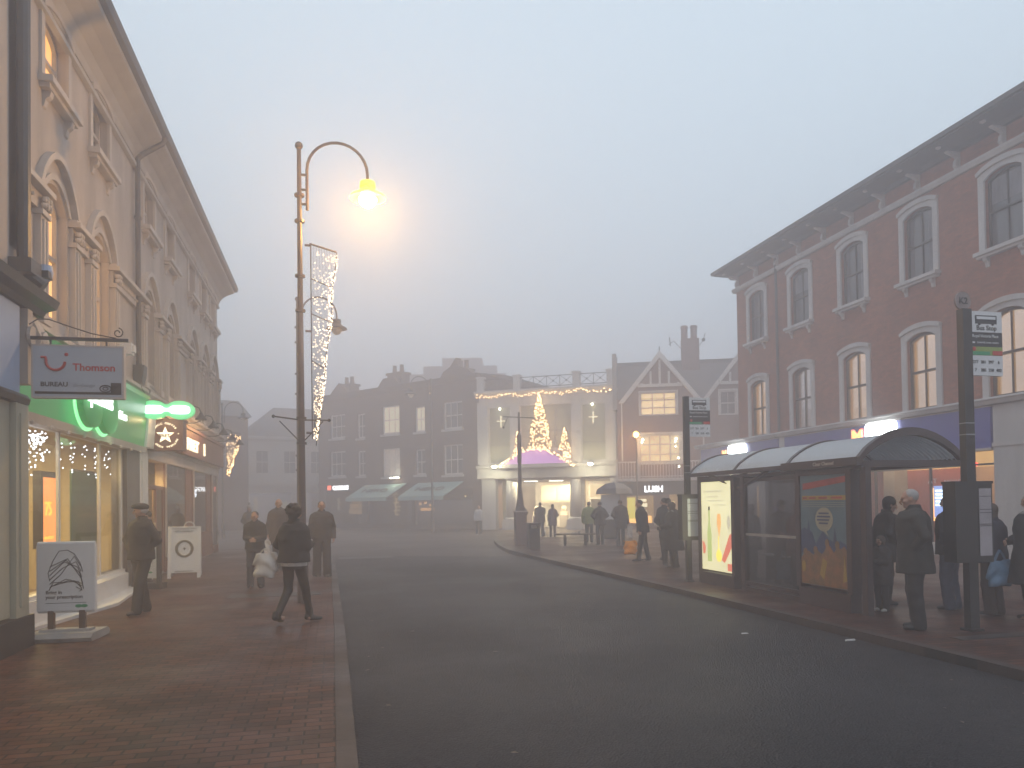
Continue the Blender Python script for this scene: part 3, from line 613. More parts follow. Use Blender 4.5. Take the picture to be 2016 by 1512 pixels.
# ================================================================== red brick building on the right
RB=empty('brick_building',(16.5,28.7,0),R(-90),'red brick building with white arched window surrounds and deep eaves above blue fascia','building')
U=lambda y:28.7-y
RC=[1.55+2.87*k for k in range(8)]; mat('curtain',(.24,.25,.28),.8,.5,6,.0,streak=True); mat('curtain_dark',(.12,.12,.14),.8,.5,6,.0,streak=True)
holes=[(c-.56,c+.56,7.95,9.78,.17) for c in RC]+[(c-.56,c+.56,4.16,6.2,.17) for c in RC]
mb=MB(); facade(mb,0,24,4.0,11.0,holes,.22)
mb.box(.0,.003,4.0,.22,9,11); mb.box(.22,8.8,0,24,9,11); mb.build('wall',M['red_brick'],RB)
for i,c in enumerate(RC):
    f=window(RB,c-.56,c+.56,7.95,9.78,.17,M['sash_glass'],M['charcoal'],.12,(1,2),'window',M['white_stone'],True,.05,.05,.19,.26)
    if i%3==1: bx('blind',M['curtain'],f,(c-.5,.146,9.15,c+.5,.15,9.8))
    else: bx('curtain',M['curtain'],f,(c+.2,.146,8.03,c+.5,.15,9.8)); bx('curtain',M['curtain_dark'],f,(c-.5,.146,8.03,c-.38,.15,9.8))
    lit=M['win_warm'] if i in (2,3,4) else (M['win_pale'] if i in (0,1) else M['win_warm'])
    rm=interior('lit_room',c-1.1,c+1.1,6.6,1.9,M['win_warm'] if i!=1 else M['win_dim'],M['win_dim'],4.0,RB); bx('ceiling_light',M['win_bright'],rm,(c-.7,.9,6.5,c+.1,1.05,6.56))
    bx('cabinet',M['timber_dark'] if i%2 else M['concrete'],rm,(c-.2+.3*(i%3),1.3,4.02,c+.5+.3*(i%3),1.8,5.0+.35*(i%2)))
    f=window(RB,c-.56,c+.56,4.16,6.2,.17,M['clear_glass'],M['charcoal'],.12,(1,2),'window',M['white_stone'],False,.05,.05,.20,.28)
# dim blinds/ceilings hanging behind part of the lit panes
mb=MB(); mb.prismx([(.003,10.28),(-.08,10.28),(-.14,10.38),(-.14,10.44),(.003,10.46)],-.16,24); mb.box(-.15,.0,10.28,-.001,9,10.44); mb.build('string_course',M['white_stone'],RB)
mb=MB(); mb.prismx([(.003,10.9),(-.12,10.9),(-.2,10.99),(-.87,11.0),(-.87,11.08),(.003,11.08)],-.3,24); mb.box(-.3,.003,10.9,-.001,9,11.08); mb.build('eaves',M['soffit_dark'],RB)
mb=MB(); mb.prismx([(-.84,11.04),(-.97,11.04),(-1.0,11.14),(-.84,11.14)],-.35,24); mb.prismx([(-.84,11.07),(4.4,13.0),(9.6,11.09)],-.35,24); mb.build('roof',M['slate'],RB)
for k in range(16):
    u=.12+1.435*k
    mb=MB(); mb.prismx([(.003,10.46),(-.10,10.46),(-.16,10.52),(-.14,10.66),(-.08,10.74),(-.2,10.80),(-.42,10.87),(-.42,10.9),(.003,10.9)],u,u+.11); mb.build('eaves_bracket',M['white_stone'],RB)
    mb=MB(); mb.box(u,-.70,10.95,u+.11,-.60,10.994); mb.build('soffit_stud',M['white_paint'],RB)
mb=MB(); mb.tube([(3.05,-.1,11.0),(3.05,-.1,4.2)],.05,8); mb.build('drainpipe',M['soffit_dark'],RB)
# ground floor
mb=MB(); facade(mb,-3.5,24,0,4.0,[(-3.2,-.1,.35,2.85,0),(.25,3.0,.35,2.85,0),(3.45,12.55,.35,2.85,0),(13.7,23.5,.35,2.85,0)],.25,.004); mb.box(-3.5,.004,3.99,-.003,7,4.0); mb.box(-3.5,.26,0,-3.3,7,4.0)
mb.build('ground_floor_wall',M['white_stone'],RB)
mb=MB(); mb.prismx([(.003,3.98),(-.2,3.98),(-.24,4.06),(-.28,4.1),(-.26,4.15),(.003,4.155)],-3.6,24); mb.build('cornice',M['white_stone'],RB)
for a,b in ((3.0,3.38),(12.58,13.7)):
    mb=MB(); mb.box(a+.02,-.09,0,b-.02,.002,3.95); mb.box(a,-.12,0,b,-.0905,.4); mb.box(a,-.12,2.9,b,-.0905,3.0); mb.build('pilaster',M['white_stone'],RB)
for a,b in ((-3.2,-.1),(.25,3.0),(3.45,12.55),(13.7,23.5)):
    mb=MB(); n=max(1,round((b-a)/2.2))
    for k in range(n+1): x=a+(b-a-.06)*k/n; mb.box(x,.08,.35,x+.06,.14,2.85)
    mb.box(a,.075,2.45,b,.145,2.5); f=mb.build('shop_window',M['charcoal'],RB)
    MB().quad((a,.11,.35),(b,.11,.35),(b,.11,2.85),(a,.11,2.85)).build('pane',M['clear_glass'],f)
interior('room',-3.3,23.6,2.95,5.2,mat('bank_wall',(.46,.30,.16),.6,.35,.8,.0),mat('bank_floor',(.14,.10,.08),.4,.3,2,.0),parent=RB)
r=rooted('blue_fascia_sign',RB,0,0,0,'long blue fascia with lit red letter and white glow over the brick building windows','shop sign')
mb=MB(); mb.box(3.42,-.12,2.88,12.55,-.013,3.93); mb.build('board',M['blue_board'],r); bx('trim',M['cream_trim'],r,(3.40,-.15,2.82,12.58,-.013,2.88),(3.40,-.13,3.931,12.58,-.013,3.96))
mb=MB(); mb.text('M',7.22,-.13,3.38,.58,.05,bold=.03,sx=1.15); mb.build('red_letter',M['letter_orange'],r)
mb=MB(); mb.text('M',7.19,-.122,3.36,.63,.006,bold=.08,sx=1.15); mb.build('letter_halo',M['letter_red'],r)
def rrect(mb,x0,x1,z0,z1,y0,y1,rad=.14):
    p=[]
    for cx,cz,a0 in ((x1-rad,z1-rad,0),(x0+rad,z1-rad,90),(x0+rad,z0+rad,180),(x1-rad,z0+rad,270)):
        p+=[(cx+rad*math.cos(R(a0+k*22.5)),cz+rad*math.sin(R(a0+k*22.5))) for k in range(5)]
    mb.prism(p,y0,y1)
mb=MB(); rrect(mb,7.95,9.25,3.44,3.95,-.21,-.125); mb.build('white_glow_panel',M['sign_glow_white'],r)
r=rooted('blue_fascia_sign',RB,0,0,0,'shorter blue fascia with lit red letter nearest the timbered house','shop sign')
mb=MB(); mb.box(-3.2,-.12,2.88,2.98,-.013,3.93); mb.build('board',M['blue_board'],r); bx('trim',M['cream_trim'],r,(-3.22,-.15,2.82,2.98,-.013,2.88),(-3.22,-.13,3.931,2.98,-.013,3.96))
mb=MB(); mb.text('M',-1.25,-.13,3.42,.5,.05,bold=.03); mb.build('red_letter',M['letter_orange'],r)
mb=MB(); rrect(mb,-.6,.75,3.42,3.92,-.21,-.125); mb.build('white_glow_panel',M['sign_glow_white'],r)
# inside the bank
mb=MB(); mb.box(-3.3,4.6,.4,23.4,4.7,2.6)
def thing1(name,par,boxes,m,label,cat,group=None,extra=None):
    mb=MB()
    for b in boxes: mb.box(*b)
    if extra: extra(mb)
    return top(name,mb,m,label,cat,group,par)
thing1('red_wall_panel',RB,[(4.6,2.4,.1,8.9,2.5,2.7)],mat('bank_red',(.40,.09,.06),.5,.35,.7,.0),'dull red wall panel inside the bank behind the man with the beanie','wall panel')
thing1('ceiling_bulkhead',RB,[(7.6,1.6,2.5,12.4,1.8,2.92)],M['win_warm'],'pale orange lit bulkhead inside the bank to the left of the tall bus stop pole','bulkhead')
thing1('interior_pillar',RB,[(7.0,1.2,.02,7.5,1.7,2.9)],M['concrete'],'grey interior pillar in the bank behind the beanie man','pillar')
r=rooted('cash_machine_screen',RB,10.55,.32,0,'bright blue and white display screen glowing behind the grey haired man','screen')
bx('screen_case',M['screen_blue'],r,(-.42,0,1.05,.62,.06,1.95)); mb=MB()
for k in range(5): mb.box(-.36,-.012,1.38+k*.10,.56,-.002,1.44+k*.10)
mb.build('screen_lines',M['screen_white'],r); bx('screen_stand',M['charcoal'],r,(-.1,.01,.02,.1,.06,1.04))
mb=MB(); mb.text('AT',10.15,.10,2.02,.2,.01,bold=.01,sx=1.4); mb.text('MORE',10.75,.10,1.99,.17,.01,sx=1.3); top('window_lettering',mb,M['sign_white'],'pale lettering AT on the bank window above the bright screen','lettering',None,RB)
thing1('lit_strip',RB,[(9.95,.35,1.0,10.0,.4,1.85),(10.06,.35,.95,10.12,.4,1.9)],M['letter_orange'],'pair of glowing orange vertical strips left of the bright screen','light strip')
thing1('lit_strip',RB,[(12.52,.5,.85,12.78,.56,1.55),(12.60,.5,.02,12.66,.56,.85)],M['ad_yellow'],'pale yellow lit strip beside the white pilaster at the right','light strip')
thing1('lit_strip',RB,[(1.45,.4,.9,1.55,.45,2.05),(1.45,.4,2.15,1.55,.45,2.3)],M['letter_warm'],'bright vertical light strip seen through the middle of the shelter glass','light strip')
thing1('lit_strip',RB,[(-.6,.4,.7,-.48,.45,2.1)],M['letter_green_white'],'bluish white vertical strip beside the yellow advert panel','light strip')
thing1('lit_strip',RB,[(.6,.4,.9,.66,.45,2.2),(2.3,.4,.9,2.34,.45,2.2)],M['win_warm'],'pair of faint orange vertical strips behind the shelter glass','light strip')
thing1('violet_screen',RB,[(1.95,.4,1.2,2.4,.45,1.42),(2.1,.42,.02,2.2,.44,1.2)],M['screen_violet'],'small violet screen seen through the shelter glass beside the red coated person','screen')
thing1('red_exit_lamp',RB,[(1.98,.6,1.72,2.12,.65,1.78),(1.98,.6,1.84,2.12,.65,1.88)],M['red_dot'],'small red lamp seen through the shelter glass above the violet screen','lamp')
mb=MB(); mb.ball((11.55,.4,2.5),.055); top('red_lamp',mb,M['red_dot'],'small red lamp right of the tall bus stop pole at roof level','lamp',None,RB)
mb=MB(); mb.ball((12.6,.4,2.12),.055); top('red_lamp',mb,M['red_dot'],'small red lamp beside the white pilaster at the right edge','lamp',None,RB)
for u0,lab in ((5.6,'left'),(9.6,'middle'),(11.9,'right')):
    thing1('bank_desk',RB,[(u0,2.9,.02,u0+1.1,3.5,.85),(u0+.3,3.7,.02,u0+.8,3.8,1.3)],M['bank_red'],'%s of the three dull red desks inside the bank'%lab,'desk','desks inside the bank')
# ================================================================== white pillared building at the end of the street
WB=empty('white_building',(8.83,46.73,0),R(-29.97),'white two storey building with round columns and railed parapet hung with lights','building')
W_=8.67
mb=MB(); facade(mb,0,W_,3.15,8.45,[(.72,2.1,4.15,7.55,0),(2.75,5.95,4.95,7.6,0),(6.6,8.0,4.15,7.5,0)],.35)
mb.box(0,.36,0,.3,9,8.45); mb.box(W_-.3,.36,0,W_,9,8.45); mb.box(.3,8.7,0,W_-.3,9,8.45)
for x0,x1 in ((0,.68),(2.12,2.72),(5.98,6.57),(8.03,W_)): mb.box(x0,-.12,4.05,x1,-.003,7.9)
mb.build('wall',M['white_stone'],WB)
mb=MB(); mb.prismx([(.003,8.2),(-.1,8.2),(-.2,8.35),(-.45,8.45),(-.45,8.56),(.003,8.56)],-.1,W_+.05); mb.build('cornice',M['white_stone'],WB); mb=MB(); mb.prismx([(.003,3.75),(-.3,3.75),(-.38,3.86),(-.38,3.95),(.003,3.98)],-.05,W_+.03); mb.box(0,-.25,3.15,W_,-.003,3.75); mb.build('entablature',M['white_stone'],WB)
bx('roof',M['slate'],WB,(.3,.003,8.4,W_-.3,8.7,8.48))
for x in (.1,2.45,6.15,8.2):
    mb=MB(); mb.box(x,-.42,8.56,x+.42,0,9.36); mb.box(x-.05,-.47,9.36,x+.47,.05,9.46); mb.build('parapet_pier',M['white_stone'],WB)
for a,b in ((.52,2.45),(2.87,6.15),(6.57,8.2)):
    mb=MB(); n=max(2,round((b-a)/.82)); w=(b-a)/n
    mb.tube([(a,-.2,9.30),(b,-.2,9.30)],.025,5); mb.tube([(a,-.2,8.68),(b,-.2,8.68)],.025,5)
    for k in range(n):
        x=a+k*w; mb.tube([(x,-.2,8.6),(x,-.2,9.3)],.02,5); mb.tube([(x,-.2,8.68),(x+w,-.2,9.3)],.013,4); mb.tube([(x+w,-.2,8.68),(x,-.2,9.3)],.013,4); mb.ball((x+w/2,-.2,8.99),.06,6,4)
    mb.build('railing',M['dark_metal'],WB)
for a,b,z0,z1 in ((.72,2.1,4.15,7.55),(2.75,5.95,4.95,7.6),(6.6,8.0,4.15,7.5)):
    mb=MB(); mb.box(a,.25,z0,b,.3,z1); n=2 if b-a>2 else 0
    f=mb.build('window_panel',M['panel_olive'],WB)
    mb=MB(); 
    for k in range(n): x=a+(b-a)*(k+1)/(n+1); mb.box(x-.04,.2,z0,x+.04,.249,z1)
    mb.box(a,.2,z0+1.05,b,.249,z0+1.12); mb.build('glazing_bar',M['concrete'],f)
for k,x in enumerate((1.45,7.25)):
    mb=MB(); mb.box(x-.012,.16,6.35,x+.012,.24,7.05); mb.box(x-.26,.16,6.72,x+.26,.24,6.75); top('star_light',mb,M['letter_warm'],['left','right'][k]+' of the two thin cross shaped star lights in the white building tall windows','star light','star lights on the white building',WB)
    mb=MB(); mb.ball((x,-.02,7.46),.07); top('spot_lamp',mb,M['white_lamp'],'small spot lamp above the %s tall window of the white building'%['left','right'][k],'lamp','small spot lamps on the white building',WB)
def column(name,x,y,r,h0,h1,label):
    o=rooted(name,WB,x,y,0,label,'column','round columns under the white building')
    mb=MB(); mb.lathe([(r,h0),(r*.86,h1)],(0,0,0),18); mb.build('shaft',M['white_stone'],o,smooth=True)
    mb=MB(); mb.box(-r*1.35,-r*1.35,0,r*1.35,r*1.35,h0-.16); mb.lathe([(r*1.3,h0-.16),(r*1.35,h0-.08),(r*1.1,h0)],(0,0,0),18); mb.build('plinth',M['white_stone'],o)
    mb=MB(); mb.lathe([(r*.88,h1),(r*1.15,h1+.1),(r*1.2,h1+.14)],(0,0,0),18); mb.build('capital',M['white_stone'],o)
for q in ((.25,-.15,0,1.15,.4,3.15),(8.25,-.1,0,W_,.4,3.15),(5.75,.35,0,6.6,.9,3.15),(1.62,.4,0,2.55,.9,3.15)): bx('pier',M['white_stone'],WB,q)
column('column',2.15,-.0,.36,.75,3.0,'left round white column beneath the lit pediment')
column('column',6.15,-.0,.36,.75,3.0,'right round white column beneath the lit pediment')
# lit arcade interior
mb=MB(); mb.box(.3,5.4,0,8.4,5.5,3.1); mb.m=1; mb.box(.3,.4,3.02,8.4,5.4,3.1)
mb.build('arcade_interior',[M['shop_back'],M['cream_render']],WB)
for x in (3.3,4.9): bx('strip_light',M['strip_white'],WB,(x-.5,.5,2.93,x+.35,.62,2.98))
mb=MB()
for x0,x1 in ((3.1,3.95),(4.1,4.9),(5.05,5.7)): mb.box(x0,4.2,1.75,x1,4.3,2.65)
mb.box(2.9,4.31,1.65,5.75,4.36,2.8); 
top('lit_posters',mb,M['win_bright'],'row of three bright panels hanging inside the arcade','panel',None,WB)
for k,(x,y) in enumerate(((2.8,3.4),(3.15,3.2),(4.6,3.6),(5.5,3.0))):
    r=rooted('shop_display',WB,x,y,0,['leftmost lit display stand in the arcade entrance','second lit display stand from the left in the arcade entrance','lit display stand right of the pram couple','lit display stand beside the right round column'][k],'display stand','display stands inside the arcade')
    bx('stand',M['cream_trim'],r,(-.25,-.2,0,.25,.2,.8)); mb=MB(); mb.box(-.2,-.15,.8,.2,.15,1.05); mb.ball((0,0,1.25),.17); mb.build('goods',M['win_bright'],r)
mb=MB(); mb.box(7.0,.3,1.9,8.1,.4,2.7); mb.box(6.7,.3,.1,6.85,.4,2.9)
top('side_shop_light',mb,M['win_bright'],'bright shop sign panel glimpsed right of the columns above the parasol','panel',None,WB)
bx('side_wall',M['panel_olive'],WB,(6.9,.9,0,8.3,1.0,1.8)); bx('side_wall',M['panel_olive'],WB,(1.2,1.1,0,1.6,1.2,3.1))
# pediment
r=rooted('pediment',WB,0,0,0,'arched pediment lit purple over the white building entrance','pediment')
n=16; p=[(1.75+4.25*i/n,3.98+.88*math.sin(math.pi*i/n)**1.3) for i in range(n+1)]
mb=MB(); mb.prism(p,-.72,-.40); mb.build('lit_face',M['purple_lit'],r)
mb=MB()
for i in range(n): a,b=p[i],p[i+1]; mb.prism([a,(a[0],a[1]+.13),(b[0],b[1]+.13),b],-.85,-.40)
mb.box(1.6,-.86,3.76,6.15,-.40,3.975); mb.build('moulding',M['white_stone'],r)
def bulbs(name,pts,m,label,wire=None,par=None,rad=.03,cat='string lights',group=None):
    mb=MB()
    for q in pts: mb.ball(q,rad,5,4)
    r=rooted(name,par,0,0,0,label,cat,group) if par else empty(name,(0,0,0),0,label,cat,group)
    b=mb.build('bulbs',m,r); b['kind']='stuff'
    if wire:
        w=MB()
        for pl in wire: w.tube(pl,.008,4)
        w.build('wire',M['timber_dark'],r)
    return r
def jit(s): return random.gauss(0,s)
pts=[]; k=0
wp=[(x/10*1.0,-.5,8.30-.12*abs(math.sin(x/10*math.pi/2.2))) for x in range(1,86)]
for q in wp:
    for j in range(5): pts.append((q[0]+jit(.05),q[1]+jit(.03),q[2]+jit(.06)))
bulbs('light_garland',pts[::5],M['fairy_warm'],'swagged garland of warm lights along the cornice of the white building',[wp],WB)
pts=[]; wp=[(1.5+4.8*i/40,-.9,3.85+1.0*math.sin(math.pi*i/40)**1.3) for i in range(41)]
for q in wp:
    for j in range(7): pts.append((q[0]+jit(.06),q[1]+jit(.03),q[2]+jit(.06)))
bulbs('light_garland',pts[::3],M['fairy_warm'],'arched garland of warm lights over the purple pediment',[wp],WB)
def lightree(name,x,z0,h,rad,n,label):
    pts=[]; w=[[(x+rad*math.cos(a)*1,-.55+rad*.4*math.sin(a),z0),(x,-.55,z0+h)] for a in np.linspace(0,2*math.pi,9)[:-1]]
    sp=[]
    for i in range(60):
        t=i/60; a=t*2*math.pi*7; r_=rad*(1-t)**.8*(1+.12*math.sin(a*3)); sp.append((x+r_*math.cos(a),-.55+r_*.5*math.sin(a),z0+h*t))
    w.append(sp)
    for i in range(n):
        t=random.random()**1.25; a=random.random()*2*math.pi; r_=rad*(1-t)**.8*(.75+.3*random.random()); pts.append((x+r_*math.cos(a),-.55+r_*.5*math.sin(a),z0+h*t))
    bulbs(name,pts,M['fairy_warm'],label,w,WB,.03,'light tree','trees of lights on the pediment')
lightree('light_tree',4.12,4.85,3.3,.78,300,'tallest tree of warm lights standing on the pediment')
lightree('light_tree',5.65,4.3,1.75,.42,110,'small tree of warm lights to the right of the tall one')
lightree('light_tree',2.75,4.25,1.8,.38,90,'small tree of warm lights half hidden behind the thin post')
for k,(x,z) in enumerate(((1.35,3.86),(7.25,3.86))):
    r=rooted('wall_lamp',WB,x,-.9,z,['left','right'][k]+' glaring white wall lamp of the pillared building','lamp','glaring wall lamps on the white building')
    mb=MB(); mb.ball((0,0,0),.13,10,7,1.3,1,.7); mb.build('bulb',M['white_lamp'],r); mb=MB(); mb.tube([(0,.02,.08),(0,.5,.1)],.03,6); mb.lathe([(.05,.14),(.17,.07)],(0,0,0),10); mb.build('bracket',M['dark_metal'],r)
lamp('wall_lamp_light','POINT',tuple(par_m(WB)@Vector((1.35,-1.3,3.9))),170,(1,.92,.58),.12); lamp('wall_lamp_light','POINT',tuple(par_m(WB)@Vector((7.25,-1.3,3.9))),170,(1,.92,.58),.12)
lamp('arcade_light','AREA',tuple(par_m(WB)@Vector((4.3,2.3,2.9))),1100,(1,.85,.5),(6,3))

# ================================================================== brick terrace with awnings
NB=empty('brick_terrace',(-.91,58.77,0),R(-51.04),'dark three storey terrace faint in the fog with two pale green awnings','building')
wins=[(1.2,2.85,6.55,8.3),(4.2,5.0,6.4,8.15),(6.8,8.5,6.5,8.45),(10.0,10.9,6.45,8.15),(12.6,14.2,6.45,8.2),
      (1.15,2.85,3.75,5.6),(4.2,5.0,3.7,5.5),(6.8,8.5,3.55,5.5),(10.0,10.9,3.6,5.3),(12.55,14.2,3.5,5.45)]
mb=MB(); facade(mb,-.2,15.6,0,9.7,[(a,b,c,d,0) for a,b,c,d in wins]+[(.6,4.6,.3,2.8,0),(5.2,9.6,.3,2.6,0),(9.9,15.0,.3,2.6,0)],.22)
mb.box(-.2,.23,0,0,9,9.7); mb.box(15.4,.23,0,15.6,9,9.7); mb.build('wall',M['far_brick'],NB)
lit={2:'win_far',3:'win_far',7:'win_dim'}
for i,(a,b,c,d) in enumerate(wins):
    f=window(NB,a,b,c,d,0,M[lit.get(i,'sash_glass')],M['white_paint'],.12,(2 if b-a>1.2 else 1,2),'window',None,False,fr=.09)
    f2=bx('sill',M['white_stone'],f,(a-.1,-.15,c-.14,b+.1,.003,c-.002))
mb=MB(); mb.prismx([(.003,9.4),(-.15,9.4),(-.35,9.6),(-.4,9.75),(.003,9.78)],-.3,15.7); mb.build('cornice',M['far_brick'],NB); bx('fascia_band',M['far_brick'],NB,(-.2,-.1,3.05,15.6,-.003,3.3))
mb=MB(); mb.prismx([(-.3,9.78),(3.0,10.0),(9,9.7)],-.2,15.6); mb.build('roof',M['slate'],NB)
def stack(x,w,h,n,par=NB,base=9.7):
    mb=MB(); mb.box(x,.6,base,x+w,1.4,base+h); mb.box(x-.08,.52,base+h,x+w+.08,1.48,base+h+.15)
    for k in range(n):
        q=x+w*(k+.5)/n; mb.lathe([(.17,0),(.13,.5),(.17,.55)],(q,1,base+h+.15),8)
    mb.build('chimney',M['far_brick'],par)
stack(1.6,1.2,.75,2); stack(6.7,1.4,1.0,2); stack(13.0,1.0,.55,2)
mb=MB(); mb.prism([(12.2,9.7),(15.2,9.7),(14.6,10.2),(13.9,10.45),(13.7,11.0),(13.2,10.45),(12.6,10.2)],0,.5); mb.build('gable',M['far_brick'],NB); MB().prism([(1.0,9.7),(3.3,9.7),(2.15,10.6)],0,.5).build('gable',M['far_brick'],NB); MB().prism([(6.2,9.7),(8.6,9.7),(8.0,10.4),(6.9,10.4)],0,.4).build('gable',M['far_brick'],NB)
for x,y_ in ((.6,4.6),(5.2,9.6),(9.9,15.0)):
    MB().quad((x,.1,.3),(y_,.1,.3),(y_,.1,2.7),(x,.1,2.7)).build('shop_window',M['dark_glass'],NB)
interior('room',0,15.4,2.9,4.0,M['cafe_wall'],M['shop_floor'],parent=NB)
for k,(a0,a1,b0,b1,lab) in enumerate(((5.1,9.2,3.7,8.3,'left pale green sloping shop awning lit brighter at its right end'),(10.3,14.3,9.1,13.6,'right pale green sloping shop awning beside the white building'))):
    r=rooted('awning',NB,0,0,0,lab,'awning','pale green awnings on the foggy terrace')
    L=[(a0,-.02,3.1),(a1,-.02,3.1),(a1-.25,-1.7,2.15),(a0-.25,-1.7,2.15)]
    mb=MB(); mb.add(L+[(x,y,z-.05) for x,y,z in L],[(0,1,2,3),(7,6,5,4),(0,3,7,4),(1,5,6,2),(2,6,7,3)]); mb.quad((a0-.25,-1.7,2.1),(a1-.25,-1.7,2.1),(a1-.25,-1.72,1.9),(a0-.25,-1.72,1.9)); mb.build('canvas',M['awning_green'],r)
    vs,fs=text_geo('NERO','CENTER',.01,.05); s=.62
    mb=MB(); c=(a0+a1)/2-.15
    mb.add([(c+x*s*1.5,-.92-(y-.35)*s*-.87-.004*0 -h*s*.3, 2.62+(y-.35)*s*.49+.012+h*s*.5) for x,y,h in vs],fs); mb.build('lettering',M['dark_cloth'],r)
    mb=MB(); mb.tube([(a0,0,2.4),(a0-.2,-1.68,2.12)],.025,5); mb.tube([(a1,0,2.4),(a1-.28,-1.68,2.12)],.025,5); mb.build('arm',M['dark_metal'],r)
r=rooted('lit_letter_sign',NB,0,0,0,'small lit sign in white capital letters with a red square on the foggy terrace','shop sign')
mb=MB(); mb.text('GREGGS',1.55,-.15,2.78,.42,.05,bold=.03,sx=1.1); mb.build('lettering',M['letter_white'],r); bx('red_square',M['letter_red'],r,(.95,-.15,2.78,1.3,-.1,3.1)); bx('board',M['charcoal'],r,(.7,-.09,2.65,4.7,-.004,3.2))
def glow(name,boxes,m,label,par=NB,cat='lit window display'):
    mb=MB()
    for b in boxes: mb.box(*b)
    return top(name,mb,M[m],label,cat,None,par)
glow('window_display',[(2.7,.4,1.0,4.3,.5,1.35),(2.8,.4,1.4,4.2,.5,1.75),(3.0,.4,1.8,4.1,.5,2.1)],'win_warm','orange lit food counter in the shop window below the white capital letters')
glow('window_display',[(1.4,.4,1.3,1.6,.5,2.2)],'win_far','thin yellow lit strip left of the orange food counter')
mb=MB()
for k in range(6): mb.box(7.6-.14*(k%2),.3,.9+k*.27,8.0+.1*(k%3),.36,1.02+k*.27); mb.box(7.6+.1*(k%2),.3,.9+k*.27,7.68+.1*(k%2),.36,1.17+k*.27)
top('neon_window_sign',mb,M['win_bright'],'vertical squiggle of lit lettering in the window under the left awning','sign',None,NB)
glow('window_display',[(9.95,.3,1.6,10.1,.4,1.75),(10.4,.3,1.65,10.6,.4,1.8),(10.9,.3,1.5,11.0,.4,1.65),(10.0,.4,1.2,11.2,.5,1.4)],'letter_orange','small red orange lights between the two awnings')
glow('floodlight',[(8.0,-.5,3.42,8.7,-.3,3.5)],'white_lamp','small floodlight over the left awning','NB' and NB,'lamp')
mb=MB(); mb.ball((14.55,-.2,2.1),.06); top('small_lamp',mb,M['win_bright'],'tiny warm lamp under the right end of the right awning','lamp',None,NB)
mb=MB(); mb.ball((11.6,-.2,8.9),.05); top('small_lamp',mb,M['win_bright'],'tiny warm lamp high under the roof of the foggy terrace','lamp',None,NB)

# ================================================================== half-timbered house
TU=empty('timbered_house',(16.22,41.91,0),R(-21.83),'brick house with white timbered gables, lit bay windows and a white balcony','building')
wins=[(1.35,3.4,6.6,7.95),(1.25,3.6,3.75,5.5),(5.85,6.75,6.5,7.9)]
mb=MB(); facade(mb,0,9,2.75,7.6,[(1.25,3.6,3.75,5.5,0),(.9,4.05,6.4,7.6,0),(5.6,8.3,6.4,7.6,0)],.2); facade(mb,.9,4.05,6.4,8.1,[(1.35,3.4,6.6,7.95,0)],.2,-.012); facade(mb,5.6,8.3,6.4,8.1,[(5.85,6.75,6.5,7.9,0)],.2,-.012); facade(mb,0,9,0,2.75,[(.45,2.0,.35,1.95,0),(2.9,3.4,.02,2.0,0),(3.9,4.6,.35,1.95,0)],.2,.01)
mb.box(0,.22,0,.2,8,7.6); mb.box(8.8,.22,0,9,8,7.6); mb.build('wall',M['tudor_brick'],TU)
mb=MB(); mb.prismx([(.28,7.62),(3.4,10.25),(7.6,7.4)],-.05,9.0); mb.box(-.05,3.2,9.9,9,3.6,10.32); mb.build('roof',M['slate'],TU)
for gx0,gx1,top_ in ((.2,4.75,10.3),(4.9,9.0,10.1)):
    gm=(gx0+gx1)/2
    mb=MB(); mb.prism([(gx0+.1,7.45),(gx0+.72,7.45),(gx0+.72,8.1),(gx1-.72,8.1),(gx1-.72,7.45),(gx1-.1,7.45),(gm,top_-.1)],-.1,3.0); g=mb.build('gable',M['tudor_brick'],TU)
    mb=MB()
    for a,b in (((gx0-.1,7.35),(gm,top_)),((gx1+.1,7.35),(gm,top_))):
        dx=.28 if a[0]<b[0] else -.28
        mb.prism([a,b,(b[0],b[1]-.38),(a[0]+dx,a[1])] if dx>0 else [b,a,(a[0]+dx,a[1]),(b[0],b[1]-.38)],-.45,-.1)
    mb.box(gx0+1.0,-.2,8.25,gx1-1.0,-.1,8.42)
    for k in range(-2,3):
        x=gm+k*.52; h=top_-.5-abs(k)*.66; mb.box(x-.06,-.18,8.42,x+.06,-.1,h)
    mb.build('timber',M['white_paint'],g)
    mb=MB(); mb.tube([(gm,-.3,top_),(gm,-.3,top_+.25)],.03,5); mb.build('finial',M['slate'],g)
mb=MB(); mb.box(3.95,2.6,9.6,5.0,3.4,11.55)
for x in (4.15,4.72): mb.lathe([(.2,11.5),(.2,12.2),(.24,12.3),(.2,12.4)],(x,3,0),10)
mb.build('chimney',M['tudor_brick'],TU)
mb=MB(); mb.tube([(3.2,3,11.3),(3.5,3,11.5),(3.95,3,11.0)],.02,4); mb.tube([(3.3,3,11.2),(3.25,3,11.75)],.03,4); mb.tube([(5.0,3,11.1),(5.3,3,11.5),(5.4,3,11.9)],.02,4); mb.ball((5.3,3,11.5),.12,6,4); top('roof_aerial',mb,M['dark_metal'],'thin television aerials on the chimney of the timbered house','aerial',None,TU)
bx('party_wall',M['concrete'],TU,(-.25,0,7.0,.0,3.6,10.3),(-.28,3.0,10.3,.03,3.65,10.62))
window(TU,1.35,3.4,6.6,7.95,0,M['win_bright'],M['white_paint'],.1,(2,3),'window',bw=.035,fr=.07,surround=M['white_paint'],sw=.1)
window(TU,1.25,3.6,3.75,5.5,0,M['win_bay'],M['white_paint'],.1,(3,3),'window',bw=.045,fr=.09,surround=M['white_paint'],sw=.12)
window(TU,5.85,6.75,6.5,7.9,0,M['sash_glass'],M['white_paint'],.1,(1,2),'window',fr=.07,surround=M['white_paint'],sw=.1)
